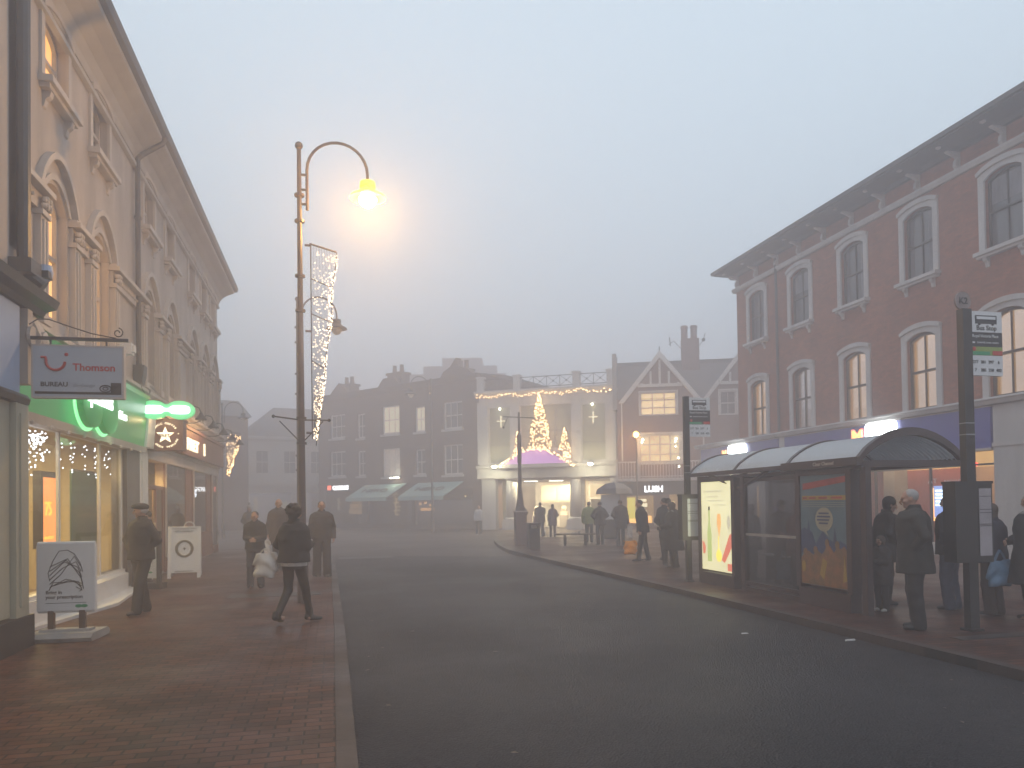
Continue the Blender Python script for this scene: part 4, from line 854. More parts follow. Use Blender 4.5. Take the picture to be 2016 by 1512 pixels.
mb=MB(); mb.box(1.35,-.12,6.75,1.8,-.06,6.85); mb.box(2.3,-.05,6.72,2.9,-.01,6.9)
r=rooted('balcony',TU,0,0,0,'white wooden balcony railing along the first floor of the timbered house','balcony')
bx('deck',M['white_paint'],r,(-.1,-1.1,2.78,9,-.004,2.93)); mb=MB()
for k in range(56): x=-.05+k*.162; mb.box(x-.022,-1.06,2.93,x+.022,-1.02,3.82)
mb.box(-.1,-1.09,3.82,9,-.99,3.9); mb.box(-.1,-1.07,3.0,9,-1.01,3.06)
for x in (-.05,1.15,3.75,6.3): mb.box(x-.06,-1.1,2.93,x+.06,-.98,4.02)
mb.build('railing',M['white_paint'],r)
mb=MB()
for k,x in enumerate((1.45,3.35)): mb.ball((x,-.15,5.2),.06); mb.ball((x-.05,-.15,5.05),.05)
mb.ball((3.45,-.2,3.6),.06); mb.ball((3.45,-.2,4.1),.05); mb.ball((3.3,-.15,4.75),.04)
top('window_lights',mb,M['white_lamp'],'small bright bulbs round the middle bay window of the timbered house','lights',None,TU)
bx('drainpipe',M['white_paint'],TU,(.22,-.1,4,.3,-.003,7.4),(4.85,-.1,4,4.93,-.003,7.4))
r=rooted('white_letter_sign',TU,0,0,0,'black shop fascia with bright white capitals LUSH below the balcony','shop sign')
bx('board',M['charcoal'],r,(.15,-.1,2.0,4.8,-.005,2.75)); mb=MB(); mb.text('LUSH',1.48,-.16,2.17,.46,.05,bold=.045,sx=.98); mb.build('lettering',M['letter_white'],r)
MB().quad((.45,.1,.35),(2.0,.1,.35),(2.0,.1,1.95),(.45,.1,1.95)).build('shop_window',M['clear_glass'],TU)
interior('room',.25,8.7,2.7,3.5,M['shop_wall'],M['shop_floor'],parent=TU)
glow('window_display',[(.5,.5,.6,.95,.6,1.85)],'ad_yellow','yellow glowing panel at the left of the shop window below the balcony',TU)
glow('window_display',[(1.15,.45,1.6,1.6,.5,1.75),(1.2,.45,1.3,1.65,.5,1.5),(1.15,.45,.9,1.6,.5,1.1)],'letter_warm','stack of lit white lines in the shop window below the balcony',TU)
glow('window_display',[(.6,.8,.35,1.9,1.0,.75)],'letter_orange','orange glow low in the shop window below the balcony',TU)
glow('window_display',[(3.95,.6,.9,4.5,.7,1.9),(2.95,1.5,1.0,3.3,1.6,1.6)],'win_bright','lit doorway and right hand window beneath the white capitals sign',TU)
lamp('shop_light','AREA',tuple(par_m(TU)@Vector((2,1.2,2.6))),90,(1,.75,.4),(2.5,1.5))
lamp('bay_window_light','POINT',tuple(par_m(TU)@Vector((2.4,-.8,3.5))),35,(1,.62,.25),.3)
r=rooted('orange_street_lamp',TU,1.05,-1.4,0,'slim post carrying a glowing orange globe in front of the timbered house balcony','street lamp')
mb=MB(); mb.tube([(0,0,0),(0,0,5.2)],[.05,.03],8); mb.build('post',M['dark_metal'],r); mb=MB(); mb.ball((0,0,5.4),.17,12,8); mb.build('globe',M['orange_lamp'],r)
lamp('orange_lamp_light','POINT',tuple(par_m(TU)@Vector((1.05,-1.55,5.3))),260,(1,.5,.12),.18)

# ================================================================== faint buildings at the left and behind
PB=empty('pale_building',(-8.75,63.69,0),R(15.4),'pale low building with hipped roof faint in the fog behind the lamp post','building')
mb=MB(); facade(mb,1.9,9.6,0,7.3,[(2.8,3.8,4.3,6.2,0),(5.0,6.0,4.3,6.2,0),(7.2,8.2,4.3,6.2,0),(2.3,5.6,.3,2.7,0),(6.0,9.2,.3,2.7,0)],.2); mb.box(1.9,.22,0,2.1,9,7.3); mb.box(9.4,.22,0,9.6,9,7.3); mb.build('wall',M['fog_white'],PB)
mb=MB(); mb.prismx([(.003,7.0),(-.3,7.1),(-.35,7.3),(.003,7.35)],1.8,9.7); mb.build('cornice',M['fog_white'],PB); MB().prismx([(.003,3.3),(-.15,3.3),(-.15,3.6),(.003,3.6)],1.9,9.6).build('fascia_band',M['fog_white'],PB)
mb=MB(); mb.add([(1.8,-.2,7.35),(9.7,-.2,7.35),(9.7,9,7.35),(1.8,9,7.35),(5.0,4,10.2),(8.3,4,10.2)],[(0,1,5,4),(1,2,5),(2,3,4,5),(3,0,4)]); mb.build('roof',M['slate'],PB)
for a in (2.8,5.0,7.2): window(PB,a,a+1,4.3,6.2,0,M['sash_glass'],M['fog_white'],.1,(1,2),'window')
for a,b in ((2.3,5.6),(6.0,9.2)): MB().quad((a,.1,.3),(b,.1,.3),(b,.1,2.7),(a,.1,2.7)).build('shop_window',M['dark_glass'],PB)
glow('window_display',[(2.7,.5,.8,3.0,.6,2.4)],'win_far','narrow pale yellow lit strip in the foggy pale building',PB); glow('window_display',[(4.6,.5,.5,5.4,.6,2.0)],'win_far','dim yellow shop window in the middle of the foggy pale building',PB); glow('window_display',[(6.3,.5,.8,7.0,.6,2.6)],'win_far','dim yellow shop window at the right of the foggy pale building',PB)
DB=empty('dark_building',(-8.3,56,0),R(20),'dark building barely visible in the fog beyond the end of the cream building','building')
mb=MB(); facade(mb,-6,2.6,0,8.0,[(-4.5,-3.5,4.5,6.2,0),(-2,-1,4.5,6.2,0),(.6,1.6,4.5,6.2,0)],.2); mb.box(2.4,.22,0,2.6,7,8.0); mb.box(-6,6.8,0,2.39,7,8.0); mb.build('wall',M['far_brick'],DB)
mb=MB(); mb.prismx([(-.3,8.0),(3.5,9.6),(7.2,8.0)],-6.1,2.8); mb.build('roof',M['slate'],DB)
for a in (-4.5,-2,.6): window(DB,a,a+1,4.5,6.2,0,M['sash_glass'],M['white_paint'],.1,(1,2),'window')
FB=empty('tall_building',(8.3,82,0),R(-13),'tall stepped block almost lost in the fog behind the terrace','building')
mb=MB(); mb.box(-.5,0,0,10.2,10,15.6); mb.box(1.2,.8,15.6,9.2,9,16.6); mb.box(3.2,1.5,16.6,7.6,8,17.6); mb.box(-.6,-.1,13.4,10.3,-.005,13.7)
for k in range(5):
    for j in range(3): mb.box(.4+k*2.0,-.06,4.5+j*3,1.5+k*2.0,-.004,6.2+j*3)
mb.build('wall',M['far_brick'],FB)
# ================================================================== street lamps
def street_lamp(name,x,y,H,label,lit=False,ladder=True,m=None,az=0.,arm=1.03):
    m=m or M['post_paint']; s=H/7.83
    r=empty(name,(x,y,0),az,label,'street lamp','arched swan neck street lamps')
    mb=MB(); mb.tube([(0,0,0),(0,0,.9*s),(0,0,.95*s),(0,0,H)],[.095*s,.095*s,.064*s,.036*s],14)
    for z in (6.55,5.6,5.0,3.15,2.72,7.0): mb.lathe([(.085*s,-.02),(.085*s,.02)],(0,0,z*s),12)
    mb.ball((0,0,H+.03),.07*s,10,6); mb.build('post',m,r,smooth=False)
    mb=MB(); x0=.13*s
    pts=[(x0,0,6.75*s),(x0,0,7.45*s)]+[(x0+arm*s*.5*(1-math.cos(a)),0,7.45*s+.52*s*math.sin(a)) for a in np.linspace(0,math.pi,15)[1:]]
    pts[-1]=(x0+arm*s,0,7.44*s); pts.append((x0+arm*s,0,7.33*s))
    mb.tube(pts,.026*s,8)
    for z in (6.85,7.1,7.36): mb.tube([(0,0,z*s),(x0,0,z*s)],.022*s,6)
    mb.build('arm',m,r)
    lx=x0+arm*s; top_=7.34*s
    mb=MB(); mb.lathe([(.05*s,.0),(.13*s,-.02*s),(.14*s,-.11*s),(.11*s,-.13*s)],(lx,0,top_),16); mb.lathe([(.12*s,-.13*s),(.17*s,-.2*s),(.30*s,-.27*s),(.32*s,-.31*s),(.29*s,-.31*s)],(lx,0,top_),20)
    mb.build('lamp_shade',M['lamp_rim'] if lit else m,r,smooth=False)
    mb=MB(); mb.ball((lx,0,top_-.32*s),.165*s,14,8,1,1,.95) if lit else mb.lathe([(.15*s,-.31*s),(.14*s,-.4*s),(.08*s,-.47*s),(.02*s,-.49*s)],(lx,0,top_),14)
    mb.build('bulb',M['lamp_glow'] if lit else M['fog_white'],r,smooth=True)
    return r,(lx,top_)
L1,(lx,lt)=street_lamp('street_lamp',-.52,13.5,7.83,'tall swan neck street lamp glowing bright yellow in the middle of the street scene',True)
mb=MB(); 
for s_ in (-1,1): mb.tube([(0,0,3.12),(.46*s_,0,3.12-.03*s_+.03)],.014,6); mb.tube([(.02*s_,0,2.74),(.36*s_,0,3.1)],.011,6); mb.ball((.46*s_,0,3.12-.03*s_+.03),.03,8,5)
mb.build('basket_bracket',M['dark_metal'],L1)
lamp('street_lamp_light','POINT',(-.52+lx,13.5,lt-.56),560,(1,.53,.16),.05)
street_lamp('street_lamp',-1.0,23.6,7.83,'unlit swan neck street lamp half hidden behind the lit one and its light banner',False,az=R(8))
street_lamp('street_lamp',-5.6,42,7.0,'faint unlit swan neck street lamp just past the end of the cream building',False,m=M['slate'])
street_lamp('street_lamp',5.7,45,9.0,'very faint swan neck lamp with its arm turned left in front of the foggy terrace',False,m=M['slate'],az=R(200))
# banner of lights on the lit lamp
def banner(px,py,zt,zb,w,n,label,m,name='light_banner',s=1.):
    r=empty(name,(px,py,0),0,label,'light banner','net banners of white lights hung on lamp posts')
    ww=lambda t:w*(.98+.05*math.sin(t*19+1))*(1-.86*t**1.25) # outline down the banner
    mb=MB(); out=[(.10+ww(t),0,zt-.12-(zt-zb)*t) for t in np.linspace(0,1,16)]
    mb.tube([(.08,0,zt),(.10+w,0,zt-.12)],.016*s,6); mb.tube([(.1,0,zt),(.1,0,zb)],.01*s,5); mb.tube([(q[0],q[1],q[2]) for q in out],.008*s,5)
    for t in (.18,.36,.60): mb.tube([(.1,0,zt-(zt-zb)*t),(.1+ww(t),0,zt-.14-(zt-zb)*t)],.010*s,5)
    for z in (zt-.03,zt-(zt-zb)*.45,zb+.1): mb.tube([(0,0,z),(.1,0,z)],.02,6)
    mb.build('frame',M['post_paint'],r)
    mb=MB()
    for k in range(n):
        t=random.random(); e=random.random(); q=ww(t)
        x=.12+q*(1-abs(random.gauss(0,.16))) if e<.5 else .12+q*random.random()
        mb.ball((min(x,.12+q*1.02),random.gauss(0,.035),zt-.10-.10*(x/.6)-(zt-.1-zb)*t),.0105*s,5,4)
    b=mb.build('bulbs',m,r); b['kind']='stuff'
    mb=MB()
    for k in range(16):
        x=.12+w*k/15*.95; zz=[(x*(1-.8*t)+.1*t, random.gauss(0,.01), zt-.1*(k/15)-(zt-zb)*t*.97) for t in np.linspace(0,1,10)]
        mb.tube(zz,.0025*s,3)
    mb.build('net_wire',M['dark_metal'],r)
    return r
banner(-.44,13.5,6.17,2.8,.43,560,'tall tapering net banner of white lights hung on the lit street lamp',M['fairy'])
banner(-5.5,42,5.6,3.3,.70,190,'smaller orange white net banner of lights past the end of the cream building',M['fairy_warm'],s=1.9)
lamp('banner_light','POINT',(-.15,13.2,4.6),16,(1,.85,.68),.4)

# ================================================================== bus shelter
SX,SB,Y0,Y1=7.25,8.78,9.25,14.15
SH=empty('bus_shelter',(0,0,0),0,'dark red brown bus shelter with curved roof and two advert panels beside the kerb','bus shelter')
m=M['shelter_paint']
for x,y in ((SX,Y0),(SX,10.75),(SX,12.5),(SX,Y1),(SB,12.5),(SB,Y1)):
    bx('post',m,SH,(x-.045,y-.06,0,x+.045,y+.06,2.12))
def archpt(t,rise=.42,b=2.16): return (SX-.12+(SB+.1-SX+.12)*t, b+rise*math.sin(math.pi*t)**.75)
N_=14
mb=MB()
P=[archpt(i/N_) for i in range(N_+1)]
for i in range(N_):
    a,b=P[i],P[i+1]; mb.quad((a[0],Y0,a[1]),(b[0],Y0,b[1]),(b[0],Y1+.3,b[1]),(a[0],Y1+.3,a[1])); mb.quad((a[0],Y0,a[1]-.012),(a[0],Y1+.3,a[1]-.012),(b[0],Y1+.3,b[1]-.012),(b[0],Y0,b[1]-.012))
mm=mat('roof_panel',(.62,.68,.74),.35,.12,2,.0); nt=mm.node_tree; tr=nt.nodes.new('ShaderNodeBsdfTranslucent'); tr.inputs[0].default_value=(.85,.87,.9,1); ms=nt.nodes.new('ShaderNodeMixShader'); ms.inputs[0].default_value=.42; nt.links.new(nt.nodes['Principled BSDF'].outputs[0],ms.inputs[1]); nt.links.new(tr.outputs[0],ms.inputs[2]); nt.links.new(ms.outputs[0],nt.nodes['Material Output'].inputs['Surface']); mb.build('roof_panel',mm,SH)
mr_=mm.copy(); mr_.name='roof_panel_rib'; M['roof_panel_rib']=mr_
mb=MB()      # corrugated ceiling ribs
for k in range(60):
    y=Y0+.05+k*.083
    mb.tube([(x,y,z-.035) for x,z in P],.014,4)
mb.build('ceiling_rib',M['roof_panel_rib'],SH)
for y in (Y0,11.0,12.65,Y1+.3):
    mb=MB(); q=.05 if y==Y0 else .02
    for i in range(N_):
        a,b=P[i],P[i+1]; mb.add([(a[0],y-.04,a[1]-q),(a[0],y+.04,a[1]-q),(a[0],y+.04,a[1]+q*1.2),(a[0],y-.04,a[1]+q*1.2),(b[0],y-.04,b[1]-q),(b[0],y+.04,b[1]-q),(b[0],y+.04,b[1]+q*1.2),(b[0],y-.04,b[1]+q*1.2)],[(0,1,5,4),(1,2,6,5),(2,3,7,6),(3,0,4,7)])
    mb.build('roof_arch',m,SH)
mb=MB(); mb.box(SX-.17,Y0-.05,2.10,SX-.06,11.05,2.22); mb.box(SX-.15,11.05,2.12,SX-.08,Y1+.34,2.19); mb.box(SB+.05,Y0-.05,2.10,SB+.14,Y1+.34,2.2); mb.build('gutter',m,SH)
mb=MB(); mb.box(SX-.1,Y0-.055,2.08,SB+.1,Y0+.03,2.17); mb.box(SX-.06,Y1-.04,2.05,SB+.04,Y1+.04,2.12); mb.box(SX-.05,Y0,2.05,SX+.05,Y1,2.1)
mb.tube([(SX-.11,13.6,2.14),(SX,12.5,1.8)],.03,6); mb.tube([(SX-.11,11.5,2.14),(SX,12.45,1.9)],.025,6); mb.build('cross_beam',m,SH)
mb=MB(); vs,fs=text_geo('Clear Channel','CENTER',.01,.05)
mb.add([(SX-.172-h*.08,9.95-x*.085,2.135+y*.075) for x,y,h in vs],fs); mb.build('gutter_lettering',M['cream_trim'],SH)
f=bx('glass_frame',m,SH,(SX-.02,10.80,.12,SX+.02,12.44,.18),(SX-.02,10.80,1.96,SX+.02,12.44,2.02))
bx('pane',M['shelter_glass'],f,(SX-.005,10.80,.18,SX+.005,12.44,1.96)); bx('glass_band',M['concrete'],f,(SX-.012,10.80,1.0,SX-.006,12.44,1.045))
f=bx('glass_frame',m,SH,(SB-.02,12.56,.12,SB+.02,Y1-.07,.18),(SB-.02,12.56,1.96,SB+.02,Y1-.07,2.02))
bx('pane',M['shelter_glass'],f,(SB-.004,12.56,.18,SB+.004,Y1-.07,1.96))
f=bx('seat',M['steel'],SH,(SB-.42,12.4,.52,SB-.16,13.9,.55)); bx('seat_bracket',m,f,(SB-.35,12.6,.0,SB-.3,12.65,.52),(SB-.35,13.7,.0,SB-.3,13.75,.52))
bx('kerb_rail',m,SH,(SX-.03,10.8,.0,SX+.03,12.44,.08))
def ad_panel(y0,y1,z0,z1,name,face,label):
    r=bx(name,m,SH,(SX-.09,y0,.0,SX+.09,y1,z0-.05),(SX-.10,y0-.06,z0-.05,SX+.10,y0+.05,z1+.06),(SX-.10,y1-.05,z0-.05,SX+.10,y1+.06,z1+.06),(SX-.10,y0+.05,z1,SX+.10,y1-.05,z1+.06),(SX+.07,y0+.05,z0-.05,SX+.1,y1-.05,z1))
    r['label']=label
    bx('poster',face,r,(SX-.075,y0+.05,z0,SX+.069,y1-.05,z1)); return r
# far, lit advert.  helper a(y,z) puts flat pictures on the street side
r=ad_panel(12.75,14.05,.28,2.0,'advert_case',M['ad_white'],'yellow lit advert panel with bottles and glasses at the far end of the shelter')
def flat(parent,name,polys,m,x=SX-.0775,dx=.0):
    mb=MB(); 
    for k,p in enumerate(polys): mb.add([(x-k*.0012,y,z) for y,z in p]+[(x+.004-k*.0012,y,z) for y,z in p],[tuple(range(len(p))),tuple(range(2*len(p)-1,len(p)-1,-1))]+[(i,i+len(p),(i+1)%len(p)+len(p),(i+1)%len(p)) for i in range(len(p))])
    return mb.build(name,m,parent)
def el(cy,cz,ry,rz,n=16): return [(cy+ry*math.cos(2*math.pi*i/n),cz+rz*math.sin(2*math.pi*i/n)) for i in range(n)]
def rc(y0,y1,z0,z1): return [(y0,z0),(y1,z0),(y1,z1),(y0,z1)]
flat(r,'bottle',[[(13.77,.45),(13.60,.45),(13.60,1.0),(13.655,1.2),(13.66,1.45),(13.71,1.45),(13.715,1.2),(13.77,1.0)]],M['ad_green']); flat(r,'bottle_cap',[rc(13.655,13.715,1.44,1.52)],M['dark_metal'])
flat(r,'glass_picture',[[(13.36,1.38),(13.24,1.38),(13.22,1.2),(13.29,.95),(13.31,.95),(13.38,1.2)]],M['ad_orange']); flat(r,'fruit_picture',[el(13.32,.58,.11,.12),rc(13.31,13.34,.6,.95)],M['ad_yellow'])
[flat(r,'red_picture',[q_],M['ad_red']) for q_ in ([(13.22,.50),(13.1,.45),(12.84,.75),(12.84,1.02),(12.92,.98)],[(13.95,.58),(13.86,.60),(13.84,.72),(13.90,.82),(13.98,.84)],rc(12.84,13.0,.31,.45))]; flat(r,'plate_picture',[el(12.93,1.22,.07,.13)],M['ad_grey'])
flat(r,'text_lines',[rc(13.15,13.9,1.80,1.825),rc(13.3,13.75,1.70,1.72),rc(13.1,13.7,1.62,1.64),rc(13.0,13.5,1.54,1.56)],M['ad_grey'])
r=ad_panel(9.5,10.72,.32,2.0,'advert_case',M['poster_blue'],'unlit blue poster panel with round speech bubble at the near end of the shelter')
flat(r,'skyline_picture',[[(10.67,1.15),(10.67,.8),(9.55,.8),(9.55,.95),(9.72,1.02),(9.80,1.0),(9.84,1.22),(9.88,1.0),(10.0,1.05),(10.12,1.15),(10.22,1.05),(10.3,.95),(10.38,1.12),(10.44,1.16),(10.47,1.32),(10.50,1.16),(10.58,1.2)]],M['poster_navy'])
flat(r,'crowd_picture',[[(10.67,.33),(9.55,.33),(9.55,.86),(9.63,.95),(9.7,.9),(9.78,.94),(9.86,.84),(9.95,.93),(10.02,.97),(10.08,.86),(10.15,.8),(10.25,.86),(10.36,.78),(10.48,.84),(10.6,.78),(10.67,.72)],el(10.02,.98,.05,.06),el(10.3,.86,.05,.06),el(9.78,.96,.05,.06),el(10.55,.82,.05,.06)],M['poster_orange'],x=SX-.082)
[flat(r,'bright_patch',[q_],M['poster_yellow'],x=SX-.0875) for q_ in (el(10.6,.60,.05,.09),[(10.2,.5),(10.12,.75),(10.02,.7),(10.1,.42)],[(9.62,.82),(9.57,.45),(9.66,.42)])]
flat(r,'speech_bubble',[el(10.08,1.33,.21,.18,22),[(10.15,1.2),(10.03,1.17),(9.98,1.08)]],M['poster_cream'],x=SX-.083)
flat(r,'text_lines',[rc(9.96,10.2,1.41,1.435),rc(9.93,10.24,1.36,1.385),rc(9.95,10.24,1.31,1.335),rc(9.98,10.19,1.26,1.285)],M['poster_navy'],x=SX-.088)
flat(r,'red_banner_picture',[[(10.6,1.78),(9.58,1.88),(9.58,1.99-.02),(10.6,1.9-.02)]],M['poster_red'],x=SX-.079); flat(r,'yellow_strip',[rc(9.57,10.62,1.62,1.69)],M['poster_yellow'],x=SX-.079); flat(r,'thin_lines',[rc(9.6,10.62,1.58,1.585),rc(9.6,10.62,1.55,1.555),rc(9.6,10.62,1.52,1.525)],M['poster_cream'],x=SX-.079)
flat(r,'strip_lettering',[rc(10.5,10.6,1.64,1.67),rc(10.28,10.44,1.64,1.67),rc(10.0,10.2,1.64,1.67),rc(9.65,9.9,1.64,1.67)],M['poster_red'],x=SX-.081)
lamp('advert_light','AREA',(SX-.25,13.4,1.2),9,(1,.95,.6),(1.1,1.6),rot=(0,R(90),0))

# ================================================================== bus stop poles
def bus_stop(x,y,H,label,scale,code=None,rz=0):
    r=empty('bus_stop_pole',(x,y,0),rz,label,'bus stop','bus stop poles on the right pavement')
    w=.066*scale
    mb=MB(); mb.box(-w,-.05,0,w,.05,H-.002); mb.box(-w*1.4,-.09,0,w*1.4,.09,.03); mb.build('post',M['charcoal'],r)
    z=H-.02; f0=w+.005; W=.47
    mb=MB(); mb.box(f0,-.02,z-.26,f0+W,.02,z); fl=mb.build('flag',M['sign_white'],r); bx('route_panel',M['sign_white'],r,(f0,-.02,z-.80,f0+W,.02,z-.55))
    mb=MB(); mb.box(f0,-.02,z-.44,f0+W,.02,z-.262)
    mb.box(f0+.07,-.024,z-.155,f0+.39,-.0205,z-.05); mb.ball((f0+.13,-.023,z-.155),.022,8,5,1,.2,1); mb.ball((f0+.33,-.023,z-.155),.022,8,5,1,.2,1); mb.text('Bus Stop',f0+W/2,-.024,z-.235,.085,.003,'CENTER',.01)
    for i in range(4):
        for j in range(2): mb.text(['277','281','297','6','7','285','258','402'][i+4*j],f0+.06+i*.115,-.024,z-.65-j*.10,.055,.003,'CENTER',.008)
    mb.build('black_marks',M['sign_black'],fl)
    mb=MB(); mb.box(f0+.09,-.027,z-.10,f0+.37,-.0245,z-.065); mb.text('Royal Victoria Place',f0+.02,-.0235,z-.325,.052,.003,bold=.01,sx=.93); mb.box(f0+.02,-.0235,z-.40,f0+.06,-.0205,z-.38); mb.text('towards town centre',f0+.09,-.0235,z-.40,.04,.003,sx=.93); mb.build('white_marks',M['sign_white'],fl)
    mb=MB(); mb.box(f0,-.02,z-.548,f0+W,.02,z-.442); mb.m=1; mb.box(f0+.005,-.023,z-.545,f0+.28,-.0203,z-.50); mb.m=2; mb.box(f0+.32,-.0232,z-.545,f0+.465,-.0203,z-.49); mb.ball((f0+.05,-.021,z-.47),.028,10,6,1,.2,1); mb.build('coloured_band',[M['sign_olive'] if code else M['charcoal'],M['sign_green'],M['sign_red']],fl)
    if code:
        mb=MB(); mb.lathe([(.115,-.012),(.115,.012)],(-.02,0,H+.10),20,'y'); d=mb.build('stop_letter_disc',mat('disc_grey',(.24,.19,.18),.5,.1,2,.0),r)
        MB().text(code,-.02,-.016,H+.065,.115,.003,'CENTER',.02).build('lettering',M['sign_black'],d)
    c0=(-.29 if code else -.17); zc=1.80 if code else 1.74
    mb=MB(); mb.box(c0,-.10,.84,w+.18,-.052,zc); mb.box(c0,-.05,.84,w+.18,.10,zc); mb.box(c0-.01,-.11,zc,w+.19,.11,zc+.03); cs=mb.build('timetable_case',M['charcoal'],r)
    mb=MB(); mb.box(w-.02 if code else -.06,-.108,.92,w+.155,-.1015,zc-.06); pp=mb.build('timetable_sheet',M['sign_grey'] if not code else mat('paper_mauve',(.34,.31,.33),.5,.15,4,.0),cs)
    mb=MB()
    for k,zz in enumerate((.1,.26,.30,.44,.46)): mb.box((w-.02 if code else -.06)+.004,-.112,zc-.06-zz,w+.15,-.1085,zc-.052-zz)
    mb.build('timetable_lines',M['sign_black'],pp)
    mb=MB(); 
    for zz in (H-1.42,H-1.56): mb.box(-w-.004,-.054,zz,w+.004,.054,zz+.012)
    mb.build('steel_band',M['steel'],r)
    return r
bus_stop(7.615,7.85,3.96,'near tall dark bus stop pole with K2 disc, white flag and timetable case',1,'K2')
bus_stop(7.0,14.25,3.76,'far bus stop pole standing just left of the yellow lit advert panel',.75)

# ================================================================== boards on the left pavement
r=empty('pavement_sign',(-3.33,10.82,0),R(-4),'white pavement sign with claw like sketch on a grey weighted base','pavement sign')
mb=MB(); mb.prismx([(-.30,0),(-.33,.05),(-.25,.10),(.25,.10),(.33,.05),(.30,0)],-.38,.40); mb.prismx([(-.1,.10),(-.08,.13),(.08,.13),(.1,.10)],-.3,.3); mb.build('base',M['concrete'],r)
mb=MB(); mb.box(-.22,-.03,.1,-.15,.03,.40); mb.box(.15,-.03,.1,.22,.03,.40); mb.build('leg',M['timber_dark'],r)
mb=MB(); mb.box(-.32,-.035,.36,.32,.035,1.20); mb.tube([(-.34,0,1.21),(.34,0,1.21)],.03,8); mb.tube([(-.34,0,.36),(.34,0,.36)],.03,8); mb.box(-.345,-.04,.36,-.32,.04,1.2); mb.box(.32,-.04,.36,.345,.04,1.2); mb.build('board',M['sign_white'],r)
mb=MB()
def sk(pts,rr=.005): mb.tube([(x,-.038,z) for x,z in pts],rr,4)
for k in range(5):
    a=k*.12; sk([(-.19,.70+.055*k),(-.06+.02*k,.88+.05*k-.03*abs(k-2)),(.10+.02*k,1.03-.07*k+.02),(.17+.01*k,.93-.075*k)],.0055)
for k in range(4): sk([(-.19+.05*k,.66+.02*k),(.0+.05*k,.76-.01*k),(.19,.70-.03*k)],.005)
sk([(-.15,1.0),(-.08,1.12),(.02,1.13),(.1,1.08),(.17,.96),(.2,.85)]); sk([(-.19,.74),(-.21,.84),(-.15,1.0)]); sk([(-.2,.62),(-.15,.72),(-.05,.72)]); sk([(.12,.66),(.18,.62),(.16,.6)])
mb.build('sketch',M['dark_metal'],r)
mb=MB(); mb.text('Bring in',-.24,-.037,.575,.062,.003,bold=.02); mb.text('your prescription',-.24,-.037,.515,.062,.003,bold=.02); mb.box(-.24,-.038,.455,.24,-.0355,.461); mb.build('lettering',M['sign_black'],r)
mb=MB(); mb.ball((.15,-.036,.415),.04,12,6,1.1,.06,.55); mb.ball((.215,-.036,.415),.04,12,6,1.1,.06,.55); mb.build('green_logo',M['sign_green'],r)
r=empty('sandwich_board',(-3.46,19.5,0),R(6),'white sandwich board with round wreath emblem outside the coffee shop','sandwich board')
mb=MB()
for s_ in (-1,1):
    mb.add([(-.36,s_*.30,.0),(-.28,s_*.30,.0),(-.28,s_*.04,1.18),(-.36,s_*.04,1.18),(-.36,s_*.30-.03,.0),(-.28,s_*.30-.03,.0),(-.28,s_*.04-.03,1.18),(-.36,s_*.04-.03,1.18)],[(0,1,2,3),(7,6,5,4),(0,3,7,4),(1,5,6,2),(2,6,7,3)])
    mb.add([(.28,s_*.30,.0),(.36,s_*.30,.0),(.36,s_*.04,1.18),(.28,s_*.04,1.18),(.28,s_*.30-.03,.0),(.36,s_*.30-.03,.0),(.36,s_*.04-.03,1.18),(.28,s_*.04-.03,1.18)],[(0,1,2,3),(7,6,5,4),(0,3,7,4),(1,5,6,2),(2,6,7,3)])
    mb.add([(-.30,s_*.275,.12),(.30,s_*.275,.12),(.30,s_*.045,1.16),(-.30,s_*.045,1.16),(-.30,s_*.275+.02,.12),(.30,s_*.275+.02,.12),(.30,s_*.045+.02,1.16),(-.30,s_*.045+.02,1.16)],[(0,1,2,3),(7,6,5,4),(0,3,7,4),(1,5,6,2),(2,6,7,3)])
mb.box(-.36,-.07,1.16,.36,.05,1.2); mb.tube([(.1+.11*math.cos(a),0,1.2+.11*math.sin(a)) for a in np.linspace(0,math.pi,9)],.012,5); mb.build('board',M['sign_white'],r)
mb=MB()
def onb(x,z): return (x,-.275-.012+(z-.12)*.2212,z)
for k in range(26):
    a=2*math.pi*k/26; q=onb(.17*math.cos(a),.68+.18*math.sin(a)); mb.ball(q,.035,6,4,1.1,.3,.8)
mb.ball(onb(0,.68),.03,6,4,.5,.3,1.3); mb.ball(onb(0,.68),.03,6,4,1.3,.3,.4); mb.box(-.2,-.285,.155,.2,-.270,.165); mb.build('wreath_emblem',mat('wreath',(.16,.14,.10),.6,.4,20,.0),r)
mb=MB(); mb.text('* ART & PARELLA *',-.25,-.085,1.07,.055,.003,bold=.01); mb.build('lettering',M['charcoal'],r)
r=empty('sandwich_board',(-3.75,16.9,0),R(-22),'dark framed sandwich board standing directly behind the man in the flat cap','sandwich board')
mb=MB(); mb.box(-.30,-.05,.0,.34,.2,.12); mb.box(-.28,-.03,.12,-.24,.03,1.18); mb.box(.26,-.03,.12,.34,.03,1.18); mb.box(-.24,-.03,1.1,.26,.03,1.18); mb.build('frame',M['charcoal'],r); bx('sheet',M['sign_white'],r,(-.24,-.02,.22,.26,.02,1.1))
mb=MB(); mb.ball((.12,-.02,.34),.03,10,6,1.5,.1,.6); mb.build('green_logo',M['sign_green'],r)

